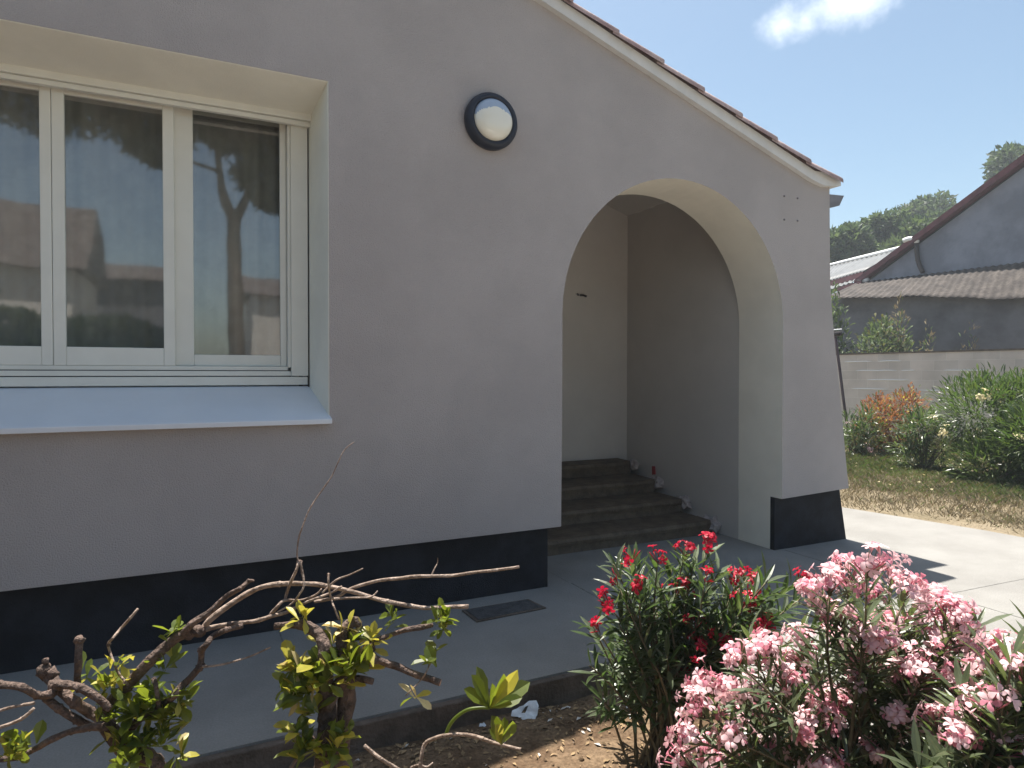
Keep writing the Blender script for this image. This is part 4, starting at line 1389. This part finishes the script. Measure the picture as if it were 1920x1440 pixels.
top0, top1 = Vector((19.0, 14.05, 4.30)), Vector((19.0, -2.5, 4.10))
e0, e1 = Vector((17.0, 13.55, 3.70)), Vector((18.0, 8.883, 3.24))
# continue the eave past the frame
e2 = e0 + (e1 - e0) * 3.2
e2.x = 18.2
e2.z = 3.0
corrugated(lr, top0, top1.lerp(top0, 0.71), e1, e0, 0.177, 0.015, 10, 0.03)
corrugated(lr, top1.lerp(top0, 0.709), top1, e2, e1 + Vector((0, -0.005, 0)), 0.177, 0.015, 6, 0.03)
lr.build("lean_to_roof", MT["fibro"], barn, True)
mb = MB()
mb.hexa([(17.45, 13.4, 0), (18.25, 8.9, 0), (18.6, 8.9, 0), (18.9, 13.4, 0), (17.45, 13.4, 3.70), (18.25, 8.9, 3.26), (18.6, 8.9, 3.5), (18.9, 13.4, 3.95)])
mb.hexa([(18.25, 8.899, 0), (18.4, -1.5, 0), (18.9, -1.5, 0), (18.6, 8.899, 0), (18.25, 8.899, 3.26), (18.4, -1.5, 3.0), (18.9, -1.5, 3.3), (18.6, 8.899, 3.5)])
mb.box((17.7, 13.401, 0), (18.9, 16.5, 3.72))
mb.build("lean_to_wall", MT["leanto"], barn)
mb = MB()
q = Vector((18.96, 12.12, 0))
mb.tube([(18.93, q.y, 5.22), (18.90, q.y, 5.30), (18.84, q.y + .15, 5.34), (18.80, q.y + .30, 5.31)], [.075, .08, .075, .07], 0, 10, 4)
mb.build("pipe_elbow", MT["white_strip"], barn, True)
mb = MB()
mb.tube([(18.93, q.y, 5.2), (18.93, q.y - .05, 4.7), (18.93, q.y - .2, 4.32)], 0.06, 0, 10, 3)
mb.build("vent_pipe", MT["metal_dark"], barn, True)
mb = MB()
mb.lump((18.95, 13.78, 4.33), 0.11, rough=0.5, scale=(1, 1.6, .8))
mb.build("mortar_lump", MT["white_strip"], barn, True)

# low sheds with sheet roofs behind the barn corner
shed = thing("sheet_roof_shed", "low shed with grey corrugated sheet roofs behind the barn corner", "shed", (21, 17, 0))


def atX(u, v, X):
    r = ray(u, v)
    return CAM + r * (X / r.x)


mb = MB()
A, B = atX(1500, 512, 25), atX(1688, 468, 22.5)
C_, D_ = atX(1618, 508, 19.6), atX(1490, 545, 21.5)
corrugated(mb, A, B, C_, D_, 0.30, 0.025, 4)
mb.build("upper_roof", MT["sheet"], shed, True)
mb = MB()
mb.hexa([C_ - Vector((0, 0, .20)), D_ - Vector((0, 0, .20)), D_ + Vector((.1, 0, -.20)), C_ + Vector((.1, 0, -.20)), C_ - Vector((0, 0, .02)), D_ - Vector((0, 0, .02)), D_ + Vector((.1, 0, -.02)), C_ + Vector((.1, 0, -.02))])
mb.build("fascia_board", MT["verge"], shed)
A2, B2 = C_ - Vector((0, 0, .21)), D_ - Vector((0, 0, .21))
C2, D2 = atX(1614, 524, 18.75), atX(1490, 563, 19.9)
mb = MB()
corrugated(mb, B2, A2, C2, D2, 0.30, 0.02, 3)
mb.build("lower_roof", MT["sheet"], shed, True)
mb = MB()
mb.hexa([C2 - Vector((0, 0, .13)), D2 - Vector((0, 0, .13)), D2 + Vector((.06, 0, -.13)), C2 + Vector((.06, 0, -.13)), C2 - Vector((0, 0, .03)), D2 - Vector((0, 0, .03)), D2 + Vector((.06, 0, -.03)), C2 + Vector((.06, 0, -.03))])
mb.build("edge_strip", MT["verge"], shed)
mb = MB()
mb.tube([A + Vector((0, 0, .05)), A.lerp(B, .62) + Vector((0, 0, .05)), B + Vector((0, 0, .05))], [.03, .07, .08], 0, 6, 2)
mb.build("ridge_cap", MT["white_strip"], shed, True)
mb = MB()
mb.box((20.2, 14.6, 0), (26, 24, 3.3))
mb.build("shed_wall", MT["leanto"], shed)


# ------------------------------------------------------------------ trees
def tree(name, label, base, height, crown_c, crown_r, n, ln, mats, wts, group=None, blobs=22, trunk_r=0.2, wid=0.5, flat=1.0, seed=None, limbs=9, fork=0.35):
    root = thing(name, label, "tree", base, group)
    b = Vector(base)
    tr, cr = MB(), MB()
    cc = b + Vector(crown_c)
    rx, ry, rz = crown_r
    bl = []
    for k in range(blobs):
        d = rnd_dir()
        q = rng.uniform(0.35, 0.85)
        bl.append((cc + Vector((d.x * rx * q, d.y * ry * q, d.z * rz * q)), rng.uniform(0.22, 0.42)))
    mid = b.lerp(cc, fork)
    tr.tube([b, b.lerp(mid, .5) + rnd_dir() * trunk_r * .4, mid, cc], [trunk_r * 1.25, trunk_r, trunk_r * .85, trunk_r * .3], 0, 10, 4, 0.1)
    for k in range(limbs):
        t, r = bl[k % len(bl)]
        s = mid.lerp(cc, rng.uniform(0.0, 0.6))
        tr.tube([s, s.lerp(t, .5) + Vector((0, 0, -.08 * (t - s).length)), t], [trunk_r * .45, trunk_r * .3, trunk_r * .1], 0, 6, 3)
    tr.build("trunk", MT["trunk"], root, True)
    for i in range(n):
        t, r = bl[int(rng.integers(len(bl)))]
        d = rnd_dir()
        rr = r * (0.35 + 0.75 * rng.random() ** 0.5)
        p = t + Vector((d.x * rx * rr, d.y * ry * rr, d.z * rz * rr * flat))
        a = (d * 0.7 + rnd_dir()).normalized()
        L_ = ln * rng.uniform(0.5, 1.2)
        s = a.orthogonal().normalized()
        s = (Matrix.Rotation(rng.uniform(0, 6.28), 3, a) @ s) * L_ * wid * 0.5
        mi = int(rng.choice(len(wts), p=wts))
        nrm = a.cross(s).normalized() * L_ * 0.12
        cr.add([p, p + a * L_ * .5 + s + nrm, p + a * L_, p + a * L_ * .5 - s + nrm], [(0, 1, 2, 3)], mi)
    cr.build("crown", [MT[m] for m in mats], root)
    return root


def far_tree(u, v_top, d, r_px, label, n, wts, aspect=0.8):
    top = at(u, v_top, d)
    R_ = r_px / F_PX * d
    rz = R_ * aspect
    h = top.z
    tree("broadleaf_tree", label, (top.x, top.y, 0), h, (0, 0, h - rz), (R_, R_, rz), n, 0.42, ["far_leaf", "far_leaf2"], wts, "trees behind the barn", 26, 0.28, 0.55)


far_tree(1752, 356, 44, 70, "tallest round dark green tree in the centre behind the barn", 6500, [.7, .3])
far_tree(1655, 403, 36, 66, "mid green tree over the grey shed roof, left of the tallest", 6500, [.45, .55])
far_tree(1580, 424, 34, 52, "dark green tree just right of the house corner", 4500, [.6, .4])
far_tree(1720, 420, 32, 60, "light green bushy tree against the red gable edge", 5500, [.35, .65], 0.7)
far_tree(1790, 395, 38, 48, "small dark tree tucked behind the red gable edge", 3500, [.6, .4])
far_tree(1905, 282, 40, 58, "dark tree topping the barn roof at the right edge", 6000, [.75, .25], 0.6)
far_tree(1530, 450, 40, 60, "green tree mostly hidden by the house side wall", 3000, [.6, .4])

# ------------------------------------------------------------------ across the garden: what the window panes mirror
GL = FP + 0.05


def mir(u, v, Y):
    "point at world Y behind the camera that the panes mirror to this direction"
    r = ray(u, v)
    t = (2 * GL - Y) / r.y
    p = CAM + r * t
    p.y = Y
    return p


pine = thing("umbrella_pine", "forked umbrella pine mirrored in the window panes", "tree", (mir(448, 700, -10).x, -10, -0.14))
tr = MB()
b0 = mir(448, 700, -10)
b0.z = -0.14
tr.tube([b0, mir(442, 600, -10), mir(440, 520, -10), mir(437, 430, -10), mir(437, 408, -10)], [.22, .20, .18, .18, .17], 0, 12, 5, .12)
tr.tube([mir(437, 415, -10), mir(420, 370, -10), mir(412, 325, -10.2), mir(404, 270, -10.5), mir(380, 230, -10.8)], [.14, .10, .09, .07, .05], 0, 10, 4, .1)
tr.tube([mir(438, 412, -10), mir(462, 365, -10), mir(470, 315, -9.8), mir(478, 260, -9.5), mir(500, 210, -9.2)], [.14, .11, .10, .08, .05], 0, 10, 4, .1)
tr.tube([mir(412, 322, -10.2), mir(385, 310, -10.5), mir(330, 290, -11), mir(270, 250, -11.5), mir(180, 215, -12)], [.06, .05, .045, .04, .03], 0, 8, 4)
tr.tube([mir(470, 318, -9.8), mir(500, 290, -9.5), mir(560, 260, -9), mir(640, 230, -8.6)], [.07, .06, .05, .03], 0, 8, 4)
tr.build("trunk", MT["trunk"], pine, True)
cr = MB()
blobs = [(80, 190, -13, 1.3), (30, 160, -13, 1.5), (160, 195, -12.6, 1.3), (230, 205, -12, 1.2), (290, 225, -11.6, 1.1), (270, 270, -11.4, .45), (330, 190, -11, 1.3), (400, 200, -10.5, 1.3), (460, 190, -10, 1.3), (520, 210, -9.6, 1.3),
         (500, 330, -9.8, .75), (530, 300, -9.4, .9), (520, 370, -9.6, .55), (580, 240, -9, 1.3), (660, 210, -8.6, 1.4), (100, 110, -12, 1.6), (300, 110, -11, 1.7), (480, 110, -10, 1.7), (200, 120, -12, 1.6), (300, 290, -11.2, .4), (425, 262, -10.3, .5)]
for (u, v, Y, r) in blobs:
    c = mir(u, v, Y)
    for i in range(900):
        d = rnd_dir()
        p = c + Vector((d.x, d.y, d.z * 0.62)) * r * (0.3 + .75 * rng.random() ** .6)
        a = (d + rnd_dir()).normalized()
        s = a.orthogonal().normalized() * 0.035
        L_ = rng.uniform(.12, .26)
        cr.add([p - s, p + s, p + a * L_ + s * .6, p + a * L_ - s * .6], [(0, 1, 2, 3)])
cr.build("crown", MT["pine"], pine)


def far_house(name, label, x0, x1, y0, y1, h, roof_h, wm, rmn):
    root = thing(name, label, "house", ((x0 + x1) / 2, (y0 + y1) / 2, 0))
    m = MB()
    m.box((x0, y0, -.2), (x1, y1, h))
    m.build("wall", MT[wm], root)
    m = MB()
    ym = (y0 + y1) / 2
    m.add([(x0 - .4, y0 - .4, h + .01), (x1 + .4, y0 - .4, h + .01), (x1 + .4, y1 + .4, h + .01), (x0 - .4, y1 + .4, h + .01), (x0 - .4, ym, h + roof_h), (x1 + .4, ym, h + roof_h)],
          [(0, 1, 5, 4), (2, 3, 4, 5), (1, 2, 5), (3, 0, 4), (0, 3, 2, 1)])
    m.build("roof", MT[rmn], root)
    m = MB()
    cx_ = (x0 + x1) / 2
    m.box((cx_ - .5, y1 + .002, 0.9), (cx_ + .5, y1 + .06, 2.1))
    m.build("window", MT["dark_room"], root)
    return root


a, b = mir(-160, 560, -22), mir(142, 505, -22)
far_house("neighbour_house", "white walled house with dark roof mirrored at the left of the panes", a.x, b.x, -28, -22, b.z, mir(100, 385, -25).z - b.z, "lite_wall", "far_roof")
a, b = mir(150, 560, -30), mir(310, 530, -30)
far_house("neighbour_house", "low grey house mirrored in the middle pane", a.x, b.x, -36, -30, b.z, mir(200, 495, -33).z - b.z, "leanto", "far_roof")
a, b = mir(470, 560, -34), mir(640, 560, -34)
far_house("neighbour_house", "pale house mirrored beside the pine trunk in the right pane", a.x, b.x, -40, -34, b.z, mir(500, 522, -37).z - b.z, "lite_wall", "far_roof")
hd = thing("garden_hedge", "clipped dark green hedge mirrored low in the window panes", "hedge", (mir(80, 700, -12).x, -12.5, -0.14))
m = MB()
xa, xb2 = mir(-120, 600, -12).x, mir(330, 600, -12).x
for i in range(9000):
    x = rng.uniform(xa, xb2)
    top = mir(60, 585, -12).z + 0.35 * noise.noise(Vector((x * .8, 0, 0))) - 0.25 * max(0, (x - xa) / (xb2 - xa) - .4)
    y = -12.5 + rng.uniform(-.6, .6)
    z = -0.14 + (top + .14) * rng.random() ** 0.6
    pz = Vector((x, y, z))
    a_ = rnd_dir()
    s_ = a_.orthogonal().normalized() * .06
    m.add([pz - s_, pz + s_, pz + a_ * .16 + s_ * .5, pz + a_ * .16 - s_ * .5], [(0, 1, 2, 3)])
m.build("foliage", MT["far_leaf"], hd)

# unseen hedge, added out of the frame to shade the facade's left end
sh_ = thing("unseen_shade_hedge", "unseen hedge added to shade the left end of the facade", "hedge", (-4.4, -3, -0.14))
m = MB()
for i in range(12000):
    p = Vector((-4.4 + rng.uniform(-.6, .6), rng.uniform(-9, 2.2), -0.14 + 3.4 * rng.random() ** 0.7))
    a_ = rnd_dir()
    s_ = a_.orthogonal().normalized() * .07
    m.add([p - s_, p + s_, p + a_ * .18 + s_ * .5, p + a_ * .18 - s_ * .5], [(0, 1, 2, 3)])
m.build("foliage", MT["far_leaf"], sh_)
m = MB()
for k in range(9):
    y = -8.6 + k * 1.3
    m.tube([(-4.4, y, -.16), (-4.35, y + .05, 1.2), (-4.4, y, 2.6)], [.06, .05, .02], 0, 6, 2)
m.build("stem", MT["trunk"], sh_, True)

# ------------------------------------------------------------------ thin haze volume, added to stand in for lens flare veil
hz = MB()
hz.box((-60, -60, -1.2), (75, 75, 14))
hm = bpy.data.materials.new("veil_haze")
hm.use_nodes = True
t_ = hm.node_tree
t_.nodes.clear()
vo = t_.nodes.new("ShaderNodeVolumePrincipled")
vo.inputs["Density"].default_value = 0.0022
vo.inputs["Color"].default_value = (0.86, 0.93, 1.0, 1)
vo.inputs["Anisotropy"].default_value = 0.25
t_.links.new(vo.outputs[0], t_.nodes.new("ShaderNodeOutputMaterial").inputs["Volume"])
tag(hz.build("haze", hm), kind="stuff")
